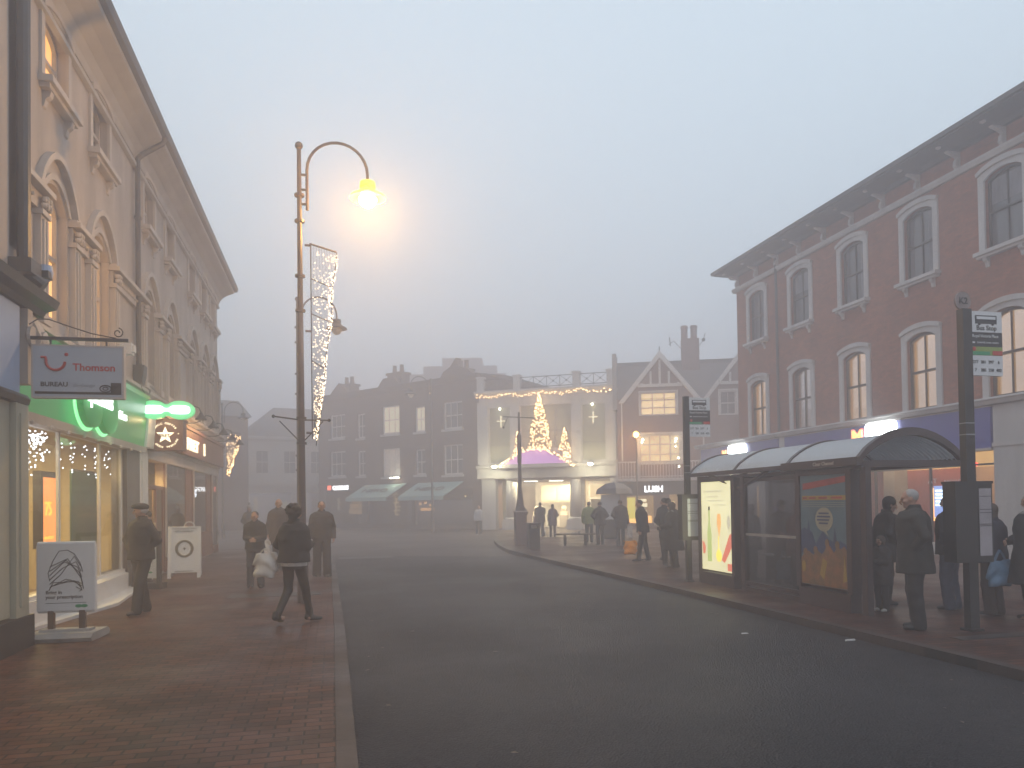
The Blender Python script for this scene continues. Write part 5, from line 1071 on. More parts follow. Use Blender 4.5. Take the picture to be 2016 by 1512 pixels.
# ================================================================== things in the square
r=empty('lamp_column',(7.12,29.0,0),0,'thin post with T shaped top rising from a square brown plinth','lamp post')
bx('plinth',mat('plinth_brown',(.13,.085,.08),.6,.2,2,.05),r,(-.21,-.21,0,.21,.21,1.28)); bx('plinth_cap',M['cream_trim'],r,(-.24,-.24,1.28,.24,.24,1.33))
mb=MB(); mb.lathe([(.20,1.33),(.15,1.6),(.11,1.9),(.08,2.2),(.07,3.2),(.085,3.22),(.085,4.3),(.05,4.32),(.04,5.2)],(0,0,0),14); mb.build('post',M['post_paint'],r)
mb=MB(); mb.tube([(-.62,0,5.02),(.62,0,4.98)],.02,6); mb.tube([(-.45,0,5.0),(-.62,0,4.62)],.012,5); mb.tube([(.62,0,4.98),(.6,0,4.6)],.012,5); mb.ball((-.62,0,4.6),.05,8,5); mb.ball((.6,0,4.58),.04,8,5); mb.build('cross_arm',M['dark_metal'],r)
r=empty('litter_bin',(6.95,26.4,0),0,'dark square litter bin by the kerb in front of the post plinth','litter bin')
mb=MB(); mb.box(-.19,-.19,0,.19,.19,.72); mb.box(-.19,-.19,.72,-.14,.19,.86); mb.box(.14,-.19,.72,.19,.19,.86); mb.box(-.14,.12,.72,.14,.19,.86); mb.build('body',M['charcoal'],r); bx('lid',M['dark_metal'],r,(-.22,-.22,.86,.22,.22,.92)); bx('opening_plate',M['sign_grey'],r,(-.12,-.1,.74,.12,.1,.84))
r=empty('bench',(8.9,27.6,0),R(-20),'backless bench with two pedestal legs in front of the right column','bench')
mb=MB()
for k in range(4): mb.box(-.78,-.2+k*.11,.40,.78,-.115+k*.11,.45)
mb.build('seat',M['timber_dark'],r)
for x in (-.38,.38): bx('leg',M['dark_metal'],r,(x-.05,-.12,0,x+.05,.12,.40))
mb=MB(); mb.box(-.15,-.1,.451,.05,.05,.50); mb.box(.12,-.05,.451,.2,.03,.53); tag(mb.build('paper_cups',M['litter_paper'],None,loc=(8.9,27.6,0),rz=R(-20)),'pale paper rubbish left on the backless bench','rubbish')
r=empty('market_stall',(12.1,31.8,0),R(-15),'small market stall with grey and cream parasol beside the shop below the balcony','market stall')
mb=MB(); mb.box(-.55,-.35,.0,.15,.35,.85); mb.build('counter',M['charcoal'],r); bx('side_panel',M['sign_white'],r,(-.62,-.37,.86,.2,-.33,1.95)); mb=MB(); mb.tube([(0,0,.8),(0,0,2.55)],.02,6); mb.build('pole',M['steel'],r)
c1=MB(); c2=MB(); n=8
for k in range(n):
    a0,a1=2*math.pi*k/n,2*math.pi*(k+1)/n; d=c1 if math.sin((a0+a1)/2)*.3+math.cos((a0+a1)/2)<0 else c2
    for (r0,z0,r1,z1) in ((0,2.5,.4,2.42),(.4,2.42,.75,2.2),(.75,2.2,.82,1.98)):
        p=[(r0*math.cos(a0),r0*math.sin(a0),z0),(r1*math.cos(a0),r1*math.sin(a0),z1),(r1*math.cos(a1),r1*math.sin(a1),z1),(r0*math.cos(a1),r0*math.sin(a1),z0)]; d.quad(*p); d.quad(*[(x,y,z-.006) for x,y,z in p[::-1]])
u=c1.build('parasol_dark_half',mat('parasol_grey',(.10,.085,.10),.7,.1,2,.0),r); c2.build('parasol_light_half',mat('parasol_cream',(.45,.36,.27),.7,.1,2,.0),r)
o=MB(); o.prismz([(0,0),(.16,.02),(.19,.08),(.05,.06)],0,.012); tag(o.build('litter_scrap',M['litter_paper'],None,loc=(6.05,8.15,-.1)),'white scrap of litter on the road by the near kerb','litter')
o=MB(); o.prismz([(0,0),(.09,-.01),(.10,.04),(.02,.05)],0,.008); tag(o.build('litter_scrap',M['litter_paper'],None,loc=(5.15,9.0,-.1)),'small pale scrap of litter further out on the road','litter')

mb=MB(); r_=random.Random(11)  # pale flecks added to imitate glints of the wet road
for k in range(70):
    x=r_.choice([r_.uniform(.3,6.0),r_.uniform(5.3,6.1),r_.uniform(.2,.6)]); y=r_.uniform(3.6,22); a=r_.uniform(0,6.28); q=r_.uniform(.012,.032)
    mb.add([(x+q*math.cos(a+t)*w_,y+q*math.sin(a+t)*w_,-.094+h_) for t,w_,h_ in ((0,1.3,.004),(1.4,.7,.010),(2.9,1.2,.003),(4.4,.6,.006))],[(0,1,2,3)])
tag(mb.build('road_glint_flecks',mat('glint_fleck',(.20,.15,.10),.5,.5,40,.0)),'small pale flecks scattered on the road as its wet glints','glints',None,'stuff')
# ================================================================== people: figures grown from blended limbs
class Field:
    def __init__(s,lo,hi,h):
        s.lo=np.array(lo,float); s.h=h; n=np.ceil((np.array(hi)-s.lo)/h).astype(int)+1; s.n=n
        s.ax=[s.lo[i]+h*np.arange(n[i]) for i in range(3)]
        s.D=np.full(n,.5,np.float32)
    def sl(s,lo,hi):
        a=np.maximum(0,np.floor((np.array(lo)-s.lo)/s.h).astype(int)); b=np.minimum(s.n,np.ceil((np.array(hi)-s.lo)/s.h).astype(int)+1)
        return tuple(slice(a[i],max(a[i],b[i])) for i in range(3))
    def P(s,q): return np.meshgrid(s.ax[0][q[0]],s.ax[1][q[1]],s.ax[2][q[2]],indexing='ij',sparse=True)
    def put(s,q,d,k):
        if d.size==0: return
        a=s.D[q]; hh=np.clip(.5+.5*(a-d)/k,0,1); s.D[q]=a*(1-hh)+d*hh-k*hh*(1-hh)
    def cut(s,q,d,k):      # smooth subtraction
        a=s.D[q]; hh=np.clip(.5-.5*(a+d)/k,0,1); s.D[q]=a*(1-hh)-d*hh+k*hh*(1-hh)
    def cap(s,a,b,ra,rb,k=.03,sc=(1,1,1)):
        a=np.array(a,float); b=np.array(b,float); m=max(ra,rb)*max(sc)+.07
        q=s.sl(np.minimum(a,b)-m,np.maximum(a,b)+m); X,Y,Z=s.P(q); v=b-a; L=float(v@v)+1e-9
        t=np.clip(((X-a[0])*v[0]+(Y-a[1])*v[1]+(Z-a[2])*v[2])/L,0,1)
        d=np.sqrt(((X-a[0]-t*v[0])/sc[0])**2+((Y-a[1]-t*v[1])/sc[1])**2+((Z-a[2]-t*v[2])/sc[2])**2)-(ra+(rb-ra)*t)
        s.put(q,d.astype(np.float32),k)
    def ell(s,c,r,k=.02,sub=False):
        c=np.array(c,float); r=np.array(r,float); q=s.sl(c-r-.07,c+r+.07); X,Y,Z=s.P(q)
        g=np.sqrt(((X-c[0])/r[0])**2+((Y-c[1])/r[1])**2+((Z-c[2])/r[2])**2); d=((g-1)*min(r)).astype(np.float32)
        (s.cut if sub else s.put)(q,d,k)
    def loft(s,L,k=.03,zlo=None):
        """L: rows (z,cx,cy,rx,ry) from low to high"""
        L=np.array(L,float); z0,z1=L[0,0],L[-1,0]; m=L[:,3:].max()+.07
        q=s.sl((L[:,1].min()-m,L[:,2].min()-m,z0-.06),(L[:,1].max()+m,L[:,2].max()+m,z1+.06)); X,Y,Z=s.P(q)
        i=lambda c:np.interp(Z,L[:,0],L[:,c]); rx,ry=i(3),i(4)
        g=np.sqrt(((X-i(1))/rx)**2+((Y-i(2))/ry)**2); d=(g-1)*np.minimum(rx,ry); d=np.maximum(d,np.maximum(z0-Z,Z-z1))
        s.put(q,d.astype(np.float32),k)
    def below(s,z): q=s.sl(s.lo,(99,99,z+.05)); X,Y,Z=s.P(q); s.D[q]=np.maximum(s.D[q],(z-Z).astype(np.float32))
    def above(s,z): q=s.sl((-99,-99,z-.05),(99,99,99)); X,Y,Z=s.P(q); s.D[q]=np.maximum(s.D[q],(Z-z).astype(np.float32))
    def wrinkle(s,amp,seed=0,f=1.):
        X,Y,Z=s.P(s.sl(s.lo,(99,99,99))); r=np.random.default_rng(seed); p=r.uniform(0,6.3,6)
        w=np.sin(Z*38*f+4*np.sin(X*9+p[0])+3*np.sin(Y*11+p[1])+p[2])*.6+np.sin(X*31*f+Z*17+p[3]+2*np.sin(Y*14+p[4]))*.4
        s.D+= (amp*w*np.exp(-np.abs(s.D)*20)).astype(np.float32)
    def mesh(s):
        D=s.D.copy(); D[0]=D[-1]=.1; D[:,0]=D[:,-1]=.1; D[:,:,0]=D[:,:,-1]=.1
        ins=D<0; n=np.array(D.shape)
        c=np.zeros(n-1,int); acc=np.zeros((*(n-1),3)); cnt=np.zeros(n-1)
        for i in (0,1):
            for j in (0,1):
                for k in (0,1): c+=ins[i:n[0]-1+i,j:n[1]-1+j,k:n[2]-1+k]
        act=(c>0)&(c<8); ids=np.full(n-1,-1); A=np.argwhere(act); ids[act]=np.arange(len(A))
        pos=np.zeros((len(A),3)); w=np.zeros(len(A)); a0,a1,a2=A.T
        for ax in range(3):
            o=[x for x in range(3) if x!=ax]
            for u in (0,1):
                for v in (0,1):
                    e=np.zeros(3,int); e[o[0]]=u; e[o[1]]=v; f=e.copy(); f[ax]=1
                    d0=D[a0+e[0],a1+e[1],a2+e[2]]; d1=D[a0+f[0],a1+f[1],a2+f[2]]; x=(d0<0)!=(d1<0)
                    t=np.where(x,d0/np.where(x,d0-d1,1),0)
                    p=np.tile(e.astype(float),(len(A),1)); p[:,ax]+=t; pos+=p*x[:,None]; w+=x
        V=(A+pos/w[:,None])*s.h+s.lo; F=[]
        for ax in range(3):
            o=[(ax+1)%3,(ax+2)%3]; sl0=[slice(1,-1)]*3; sl1=[slice(1,-1)]*3; sl0[ax]=slice(0,-1); sl1[ax]=slice(1,None)
            i0=ins[tuple(sl0)]; i1=ins[tuple(sl1)]; E=np.argwhere(i0!=i1); fl=i0[i0!=i1]
            for o_ in o: E[:,o_]+=1
            def g(u,v):
                q=E.copy(); q[:,o[0]]-=u; q[:,o[1]]-=v; return ids[q[:,0],q[:,1],q[:,2]]
            Q=np.stack([g(1,1),g(0,1),g(0,0),g(1,0)],1); Q[~fl]=Q[~fl][:,::-1]; F.append(Q)
        return V,np.concatenate(F)
def np_mesh(name,parts,m,parent=None):
    vs=[];fs=[];b=0
    for V,F in parts: vs.append(V); fs.append(F+b); b+=len(V)
    V=np.concatenate(vs); F=np.concatenate(fs)
    me=bpy.data.meshes.new(name); me.vertices.add(len(V)); me.vertices.foreach_set('co',V.astype(np.float32).ravel())
    me.loops.add(F.size); me.loops.foreach_set('vertex_index',F.ravel().astype(np.int32)); me.polygons.add(len(F))
    me.polygons.foreach_set('loop_start',np.arange(0,F.size,4,dtype=np.int32)); me.polygons.foreach_set('loop_total',np.full(len(F),4,np.int32))
    me.polygons.foreach_set('use_smooth',[True]*len(F)); me.update(calc_edges=True); me.materials.append(m)
    o=bpy.data.objects.new(name,me); COL.objects.link(o)
    if parent: o.parent=parent
    return o
def ik(a,c,l1,l2,pole):
    a=np.array(a,float); c=np.array(c,float); v=c-a; d=np.linalg.norm(v); d2=min(d,(l1+l2)*.999); v=v/d; c=a+v*d2
    x=(l1*l1-l2*l2+d2*d2)/(2*d2); h=math.sqrt(max(0,l1*l1-x*x)); p=np.array(pole,float); p-=v*(p@v); p/=np.linalg.norm(p)+1e-9
    return a+v*x+p*h, c
for n_,c_ in dict(skin=(.42,.24,.17),skin_dark=(.22,.12,.08),hair_dark=(.018,.014,.012),hair_grey=(.36,.34,.33),hair_brown=(.07,.045,.03),
   coat_black=(.014,.013,.015),coat_char=(.024,.021,.022),coat_olive=(.024,.022,.019),coat_navy=(.018,.02,.04),coat_red=(.15,.016,.02),coat_brown=(.040,.028,.025),coat_grey=(.08,.076,.078),
   jeans=(.045,.06,.10),jeans_dark=(.03,.034,.05),trouser_black=(.012,.011,.013),shoe_black=(.02,.018,.018),shoe_white=(.5,.5,.5),cloth_white=(.6,.6,.6),
   bag_white=(.6,.57,.53),bag_orange=(.85,.32,.01),bag_blue=(.10,.20,.32),hivis=(.20,.26,.07),scarf_grey=(.38,.37,.36),coat_purple=(.10,.05,.07),pram_red=(.20,.05,.06)).items():
    mat(n_,c_,.8 if 'coat' in n_ or 'jeans' in n_ else .6,.35,6,.15,120)
def person(label,loc,deg,h=1.72,female=False,legs=(.0,.0),arms=('down','down'),outer='coat_black',hem=.80,flare=1.0,lower='trouser_black',lw=1.,hair='short',hairm='hair_dark',hat=None,skin='skin',shoes='shoe_black',
           lean=0.,turn=0.,nod=0.,res=.016,group=None,shirt=None,collar=None,bulk=1.,stance=.10,seat=False,extra=None,feet_turn=(0,0)):
    """figure faces +y; legs=(left,right) foot offset forward; deg turns the whole figure about z"""
    S=h/1.75; root=empty('person',loc,R(deg),label,'person',group)
    sh=.155 if female else .178; sh*=(1+.3*(bulk-1)); b=bulk
    LY=lambda z: math.tan(R(lean))*max(0,z-.95)      # forward lean above the hips
    hipz=.92-.022*(max(abs(legs[0]),abs(legs[1]))/.35)**2
    dz=hipz-.92
    P=lambda x,y,z:np.array([x,y+LY(z),z+dz])
    hip=[P(-.09,0,.93),P(.09,0,.93)]; ank=[];knee=[];ft=[]
    for i,s_ in enumerate((-1,1)):
        f=legs[i]; lift=.05 if f<-.18 else 0
        A=np.array([s_*stance*(.95),f-.02,.09+lift+(.02 if f<-.18 else 0)]); k,A=ik(hip[i],A,.432,.412,(s_*.05,1,0)); knee.append(k); ank.append(A)
    shd=[P(-sh,0,1.42),P(sh,0,1.42)]; elb=[];wr=[]
    for i,s_ in enumerate((-1,1)):
        a=arms[i]; sp=shd[i]
        off={'down':(s_*.07,.02,-.52),'swing_f':(s_*.05,.24,-.46),'swing_b':(s_*.07,-.22,-.46),'front':(-s_*.10,.27,-.26),'pocket':(-s_*.05,.045,-.43),'hip':(-s_*.04,.10,-.40),'hold':(-s_*.02,.22,-.34),'phone':(-s_*.08,.30,-.10),'push':(-s_*.02,.38,-.36),'carry':(s_*.10,.04,-.53)}[a] if isinstance(a,str) else a
        pole={'pocket':(s_*.9,-.5,0),'hip':(s_*1,-.35,0)}.get(a,(s_*.45,-.8,-.3)) if isinstance(a,str) else (s_*.6,-.7,-.2)
        e,w_=ik(sp,sp+np.array(off),.285,.255,pole); elb.append(e); wr.append(w_)
    hc=P(0,.02+nod*.03,1.615); hc[2]-=abs(nod)*.01
    def T(p): return np.array(p)
    def hd(x,y,z):      # head-local offset turned about the neck
        c,s_=math.cos(R(turn)),math.sin(R(turn)); yy=y*math.cos(R(-nod*20))-z*math.sin(R(-nod*20))*0; return hc+np.array([x*c-y*s_, x*s_+y*c, z-(y*nod*.3)])
    # ---------------- body
    F=Field((-.55,-.6,-.02),(.55,.75,1.82),res); 
    F.loft([(.84+dz,0,0,.13,.085),(.95+dz,0,LY(.95),.14,.095),(1.07+dz,0,LY(1.07),.11,.085),(1.25+dz,0,LY(1.25),.13,.095),(1.36+dz,0,LY(1.36),.12,.08),(1.42+dz,0,LY(1.42),.06,.05)],.03)
    F.cap(shd[0]*[.75,1,1]+(0,0,-.045),shd[1]*[.75,1,1]+(0,0,-.045),.038,.038,.03); F.cap(P(0,-.005,1.42),hc+(0,-.01,-.07),.050,.050,.02)
    for i in (0,1):
        F.cap(hip[i],knee[i],.075,.048,.04); F.cap(knee[i],ank[i]+(0,0,-.02),.046,.034,.03); F.cap(shd[i]+(0,0,-.045),elb[i],.042,.038,.03); F.cap(elb[i],wr[i],.042,.028,.02)
        F.cap(ank[i]+(0,-.03,-.04),ank[i]+(0,.13,-.06),.035,.03,.02)
    hf=Field(hc-(.16,.18,.17),hc+(.16,.18,.18),min(res,.0095)); 
    for G in (hf,):
        G.ell(hd(0,-.012,.03),(.076,.093,.092),.02); G.cap(hd(0,.015,-.03),hd(0,.035,-.075),.058,.034,.03,(1,1,1)); G.cap(hc+(0,-.015,-.06),P(0,-.002,1.46),.054,.050,.02)
        G.cap(hd(0,.082,.02),hd(0,.103,-.022),.008,.014,.012); G.cap(hd(-.035,.075,.035),hd(.035,.075,.035),.012,.012,.015)
        for s_ in (-1,1): G.ell(hd(s_*.031,.092,.014),(.016,.012,.010),.01,True); G.ell(hd(s_*.079,-.008,-.002),(.010,.02,.03),.006); G.ell(hd(s_*.045,.055,-.02),(.022,.025,.022),.02)
        G.cap(hd(-.018,.087,-.046),hd(.018,.087,-.046),.010,.010,.008)
    parts=[F.mesh(),hf.mesh()]
    for i,s_ in enumerate((-1,1)):      # hands
        if arms[i]=='pocket': continue     # inside the pocket
        w_=wr[i]; d=w_-elb[i]; d/=np.linalg.norm(d); side=np.array([0,1,0]) if abs(d[2])>.6 else np.array([0,0,1.]); side=side-d*(side@d); side/=np.linalg.norm(side); nrm=np.cross(d,side)*s_
        if nrm@np.array([-s_,0,0])<0: nrm=-nrm
        H=Field(w_-.14+d*.09,w_+.14+d*.09,.0062); 
        H.cap(w_-d*.04,w_+d*.02,.027,.024,.015); H.cap(w_+d*.02+side*.015,w_+d*.085+side*.022,.019,.013,.02); H.cap(w_+d*.02-side*.012,w_+d*.08-side*.024,.019,.013,.02); H.cap(w_+d*.03,w_+d*.08,.02,.016,.02)
        for j,(o_,L_) in enumerate(((.031,.068),(.0105,.078),(-.0105,.073),(-.031,.058))):
            a=w_+d*.085+side*o_; m1=a+(d*.85+nrm*.42)*L_*.52; m2=m1+(d*.45+nrm*.85)*L_*.48
            H.cap(a-d*.01,m1,.0098,.0088,.004); H.cap(m1,m2,.0088,.0075,.004)
        a=w_+d*.03+side*.026; m1=a+(d*.6+side*.6+nrm*.35)*.038; H.cap(a,m1,.012,.0105,.008); H.cap(m1,m1+(d*.85+nrm*.45)*.03,.0105,.0085,.005)
        parts.append(H.mesh())
    np_mesh('body',parts,M[skin],root)
    # ---------------- trousers / leggings
    F=Field((-.42,-.62,.0),(.42,.72,1.12),res); t_=.018*lw
    F.loft([(.82+dz,0,0,.165,.118),(.95+dz,0,LY(.95),.178,.128),(1.04+dz,0,LY(1.04),.155,.118)],.03)
    for i in (0,1): F.cap(hip[i]+(0,0,-.02),knee[i],.088+t_*.6,.056+t_,.03); F.cap(knee[i],ank[i]+(0,0,-.02),.056+t_,.040+t_*1.5,.02)
    F.wrinkle(.0035,len(label)); np_mesh('trousers',[F.mesh()],M[lower],root)
    # ---------------- shoes
    for i,s_ in enumerate((-1,1)):
        A=ank[i]; c=math.cos(R(feet_turn[i])); sn=math.sin(R(feet_turn[i])); tip=lambda x,y,z: A+np.array([x*c-y*sn,x*sn+y*c,z]); ht=A[2]-.09; pit=.06 if ht>.02 else 0
        F=Field(A-(.2,.22,.12),A+(.2,.26,.1),.010); F.cap(tip(0,-.04,-.03),tip(0,.03,-.03),.043,.045,.02); F.cap(tip(0,.02,-.045),tip(s_*.012,.15,-.055-pit),.045,.034,.02,(1.05,1,.85)); F.cap(tip(0,-.035,-.01),tip(0,-.03,.03),.042,.04,.02)
        F.below(max(.0,A[2]-.092-pit)); np_mesh('shoe',[F.mesh()],M[shoes],root)
    # ---------------- coat or jacket
    F=Field((-.62,-.6,.2),(.62,.75,1.62),res); g=.028*b; H_=hem+dz
    lv=[]
    for z in sorted({hem,.80,.88,.95,1.07,1.25,1.38,1.46}):
        if z<hem: continue
        x=np.interp(z,[.3,.80,.95,1.07,1.25,1.38,1.46],[.20,.185,.178,.158,.172,.165,.10]); y=np.interp(z,[.3,.80,.95,1.07,1.25,1.38,1.46],[.17,.14,.132,.125,.135,.12,.085])
        fl=1+(flare-1)*max(0,(1.05-z))/.5; lv.append((z+dz,0,LY(z)+.005,(x+g)*fl*(1+.5*(b-1)),(y+g)*fl*b))
    F.loft(lv,.03); F.cap(shd[0]*[.78,1,1]+(0,0,-.025),shd[1]*[.78,1,1]+(0,0,-.025),.062*b,.062*b,.06)
    for i in (0,1): F.cap(shd[i]+(0,0,-.04),elb[i],.062*b,.054*b,.035); F.cap(elb[i],wr[i]+(wr[i]-elb[i])*(-.06 if arms[i]=='pocket' else .06),.056*b,.045*b,.02)
    F.cap(P(-.10,-.012,1.425),P(.10,-.012,1.425),.078,.078,.04)
    F.loft([(1.40+dz,0,LY(1.40)-.005,.115,.10),(1.47+dz,0,LY(1.47)-.008,.09,.09),(1.545+dz,0,LY(1.53)-.012,.074,.080)],.035); F.below(H_)
    F.wrinkle(.005,len(label)*3,.9); np_mesh('coat' if hem<.8 else 'jacket',[F.mesh()],M[outer],root)
    if shirt:
        F=Field((-.35,-.35,.6),(.35,.35,1.),.012); F.loft([(hem-.055+dz,0,.005,.205,.162),(hem+.05+dz,0,.005,.198,.156)],.02); np_mesh('shirt_hem',[F.mesh()],M[shirt],root)
    if collar:
        F=Field((-.3,-.3,1.3),(.3,.35,1.65),.012); F.cap(P(-.07,-.03,1.47),P(.07,-.03,1.47),.055,.055,.03); F.cap(P(-.05,.06,1.46),P(.05,.06,1.46),.05,.05,.03); F.cap(P(-.13,-.02,1.43),P(.13,-.02,1.43),.05,.05,.03); F.wrinkle(.006,3,1.6); np_mesh('scarf',[F.mesh()],M[collar],root)
    # ---------------- hair, hats, face marks
    F=Field(hc-(.26,.28,.42),hc+(.26,.26,.26),.0105)
    if hair=='short': F.ell(hd(0,-.022,.040),(.081,.092,.087),.02); F.ell(hd(0,.075,-.02),(.075,.06,.065),.01,True); F.ell(hd(0,.10,.03),(.07,.045,.03),.01,True)
    if hair=='long': F.ell(hd(0,-.022,.043),(.088,.100,.093),.02); F.cap(hd(0,-.06,.0),hd(0,-.075,-.22),.075,.055,.03,(1.15,.7,1)); F.ell(hd(0,.09,-.03),(.07,.07,.085),.01,True)
    if hair=='bob': F.ell(hd(0,-.02,.035),(.094,.104,.10),.02); F.cap(hd(0,-.03,-.01),hd(0,-.04,-.09),.085,.075,.02,(1.1,.9,1)); F.ell(hd(0,.09,-.03),(.068,.07,.08),.01,True)
    if hair=='big':
        F.ell(hd(0,-.03,.04),(.108,.112,.105),.03); r_=np.random.default_rng(4)
        for q in range(26):
            a=r_.uniform(0,6.28); e=r_.uniform(-.5,1.2); F.ell(hd(.095*math.cos(a)*math.cos(e),-.045+.095*math.sin(a)*math.cos(e),.05+.09*math.sin(e)),(.035,.035,.032),.012)
        F.ell(hd(-.07,.02,.10),(.06,.06,.05),.02); F.cap(hd(.0,-.07,-.04),hd(.0,-.07,-.13),.065,.05,.03); F.ell(hd(0,.11,-.03),(.06,.05,.06),.01,True)
    if hair=='bald': F.ell(hd(0,-.026,.012),(.083,.092,.05),.01); F.ell(hd(0,.085,.0),(.085,.06,.08),.01,True)
    np_mesh('hair',[F.mesh()],M[hairm],root)
    if hat:
        F=Field(hc-(.2,.22,.15),hc+(.2,.28,.34),.0105)
        if hat[0]=='cap': F.ell(hd(0,-.02,.072),(.098,.118,.062),.02); F.cap(hd(-.035,.10,.062),hd(.035,.10,.062),.016,.016,.02,(1,2.2,.6)); F.ell(hd(0,.06,.085),(.085,.06,.035),.02)
        if hat[0]=='beanie': F.ell(hd(0,-.015,.05),(.093,.106,.10),.02); F.ell(hd(0,.085,-.035),(.09,.07,.065),.01,True); F.cap(hd(0,-.04,-.02),hd(0,-.04,-.03),.08,.075,.02)
        if hat[0]=='bobble': F.ell(hd(0,-.015,.055),(.095,.106,.11),.02); F.ell(hd(0,-.02,.20),(.05,.05,.05),.01); F.ell(hd(0,.085,-.035),(.09,.07,.065),.01,True)
        if hat[0]=='hood': F.ell(hd(0,-.025,.03),(.112,.125,.125),.02); F.cap(P(0,-.06,1.46),hd(0,-.05,-.05),.10,.09,.04); F.ell(hd(0,.11,-.01),(.075,.085,.095),.01,True)
        np_mesh({'cap':'flat_cap','beanie':'beanie','bobble':'bobble_hat','hood':'hood'}[hat[0]],[F.mesh()],M[hat[1]],root)
    mb=MB()
    for s_ in (-1,1): mb.ball(tuple(hd(s_*.031,.083,.014)),.0095,6,4)
    mb.build('eyes',M['hair_dark'],root)
    root.scale=(S,S,S)
    if extra: extra(root)
    def world(p): return Matrix.Translation(loc)@Matrix.Rotation(R(deg),4,'Z')@Vector([float(x)*S for x in p])
    return root,[world(w_) for w_ in wr]
def bag(name,top_,w,h,d,m,label,deg=0,crumple=.012,cat='bag',handle=.22,hm=None):
    r=empty(name,(top_[0],top_[1],top_[2]-handle-h),R(deg),label,cat)
    F=Field((-w/2-.08,-d/2-.08,-.03),(w/2+.08,d/2+.08,h+.05),.012); F.loft([(.0,0,0,w*.40,d*.42),(.05,0,0,w*.5,d*.5),(h*.6,0,0,w*.5,d*.46),(h,0,0,w*.42,d*.2)],.02); F.wrinkle(crumple,5,.8); np_mesh('bag_body',[F.mesh()],M[m],r)
    mb=MB()
    for y in (-.012,.012): mb.tube([(-w*.25,y,h-.02),(-w*.1,y,h+handle*.6),(0,y,h+handle),(w*.1,y,h+handle*.6),(w*.25,y,h-.02)],.007,5)
    mb.build('handle',M[hm or m],r); return r
N1=.012
# --- left pavement.  deg: 0 faces away down the street (+y), 180 faces the camera, 90 faces left (-x), -90 faces right (+x)
person('man in a flat cap and dark jacket walking past the dark sandwich board',(-2.93,12.95,0),142,1.74,legs=(.20,-.14),arms=('pocket','hip'),outer='coat_char',hem=.86,bulk=1.12,lower='trouser_black',lw=1.5,hair='bald',hairm='hair_grey',hat=('cap','coat_olive'),turn=-42,res=N1)
_,w=person('person seen from behind with big dark hair, black jacket over white shirt hem and leggings',(-.55,11.1,0),-38,1.68,True,legs=(-.24,.26),arms=('hip','front'),outer='coat_black',hem=.915,flare=1.0,bulk=1.28,lower='trouser_black',lw=.35,hair='big',hairm='hair_dark',shirt='cloth_white',turn=10,res=N1,lean=2,feet_turn=(10,-35))
bag('carrier_bag',(-.94,11.22,1.06),.34,.34,.14,'bag_white','crumpled white carrier bag at the left side of the person with big hair',-20,.018,handle=.06)
person('teenager in dark jacket and jeans holding both hands together facing the camera',(-1.56,16.3,0),176,1.57,legs=(.06,-.05),arms=((.14,.24,-.32),(-.14,.24,-.32)),outer='coat_black',hem=.88,bulk=1.12,lower='jeans_dark',lw=1.5,hair='short',turn=-14,nod=.6,res=N1,stance=.13,collar='coat_olive')
_,w=person('tall man in a long brown coat half hidden behind the person with big hair',(-1.38,20.6,0),172,1.86,legs=(.18,-.12),arms=((-.12,.12,-.52),'down'),outer='coat_brown',hem=.62,bulk=1.15,lower='trouser_black',lw=1.2,hair='bald',hairm='hair_brown',res=.014)
bag('carrier_bag',(-1.72,20.2,.98),.30,.38,.12,'bag_white','pale carrier bag hanging from the hand of the tall man in the long coat',10,.014,handle=.2)
person('broad man in dark sweater and loose trousers walking toward the camera near the kerb',(-.27,18.2,0),184,1.77,legs=(.10,-.08),arms=('down','carry'),outer='coat_char',hem=.88,bulk=1.22,lower='coat_char',lw=2.2,hair='short',turn=4,res=N1,stance=.12,shoes='shoe_black')
person('person in a pale grey bobble hat far behind the teenager',(-3.0,29.3,0),180,1.70,True,arms=('pocket','pocket'),outer='coat_grey',hem=.7,lower='trouser_black',hat=('bobble','scarf_grey'),hair='long',hairm='hair_brown')
person('dark figure standing in the doorway recess behind the man in the flat cap',(-3.86,17.6,0),100,1.60,arms=('pocket','pocket'),outer='coat_black',hem=.75,lower='trouser_black',hair='short')
# --- bus stop crowd
person('grey haired man in a long dark overcoat standing near the kerb',(7.06,8.12,0),62,1.76,legs=(.02,-.02),arms=('pocket','pocket'),outer='coat_olive',hem=.70,flare=1.02,bulk=1.22,lower='trouser_black',lw=1.8,hair='short',hairm='hair_grey',res=N1,nod=.5,lean=2)
person('person in a dark beanie leaning toward the grey haired man',(8.22,10.1,0),-112,1.66,arms=('front','pocket'),outer='coat_char',hem=.70,bulk=1.2,lower='trouser_black',lw=1.4,hat=('beanie','hair_dark'),hair='short',res=.014,lean=6,nod=.6)
person('small child in a dark coat and white trainers at the near end of the shelter',(7.72,9.55,0),100,1.10,True,arms=('front','down'),outer='coat_char',hem=.62,bulk=1.25,lower='trouser_black',lw=1.2,hair='bob',hairm='hair_brown',shoes='shoe_white',res=.016)
person('man in black jacket and blue jeans mostly hidden behind the near bus stop pole',(8.72,9.35,0),25,1.68,arms=('pocket','pocket'),outer='coat_black',hem=.84,bulk=1.15,lower='jeans',lw=1.8,hair='short',hairm='hair_brown',res=.014)
_,w=person('person in a navy jacket holding blue bags beside the K2 bus stop pole',(8.85,8.75,0),10,1.55,True,arms=('hold','hold'),outer='coat_navy',hem=.82,bulk=1.25,lower='coat_brown',lw=1.8,hair='bob',hairm='hair_brown',res=.014,collar='coat_purple')
bag('carrier_bag',(8.72,8.50,.92),.40,.34,.16,'bag_blue','large pale blue carrier bag held by the person in the navy jacket',0,.016,handle=.14)
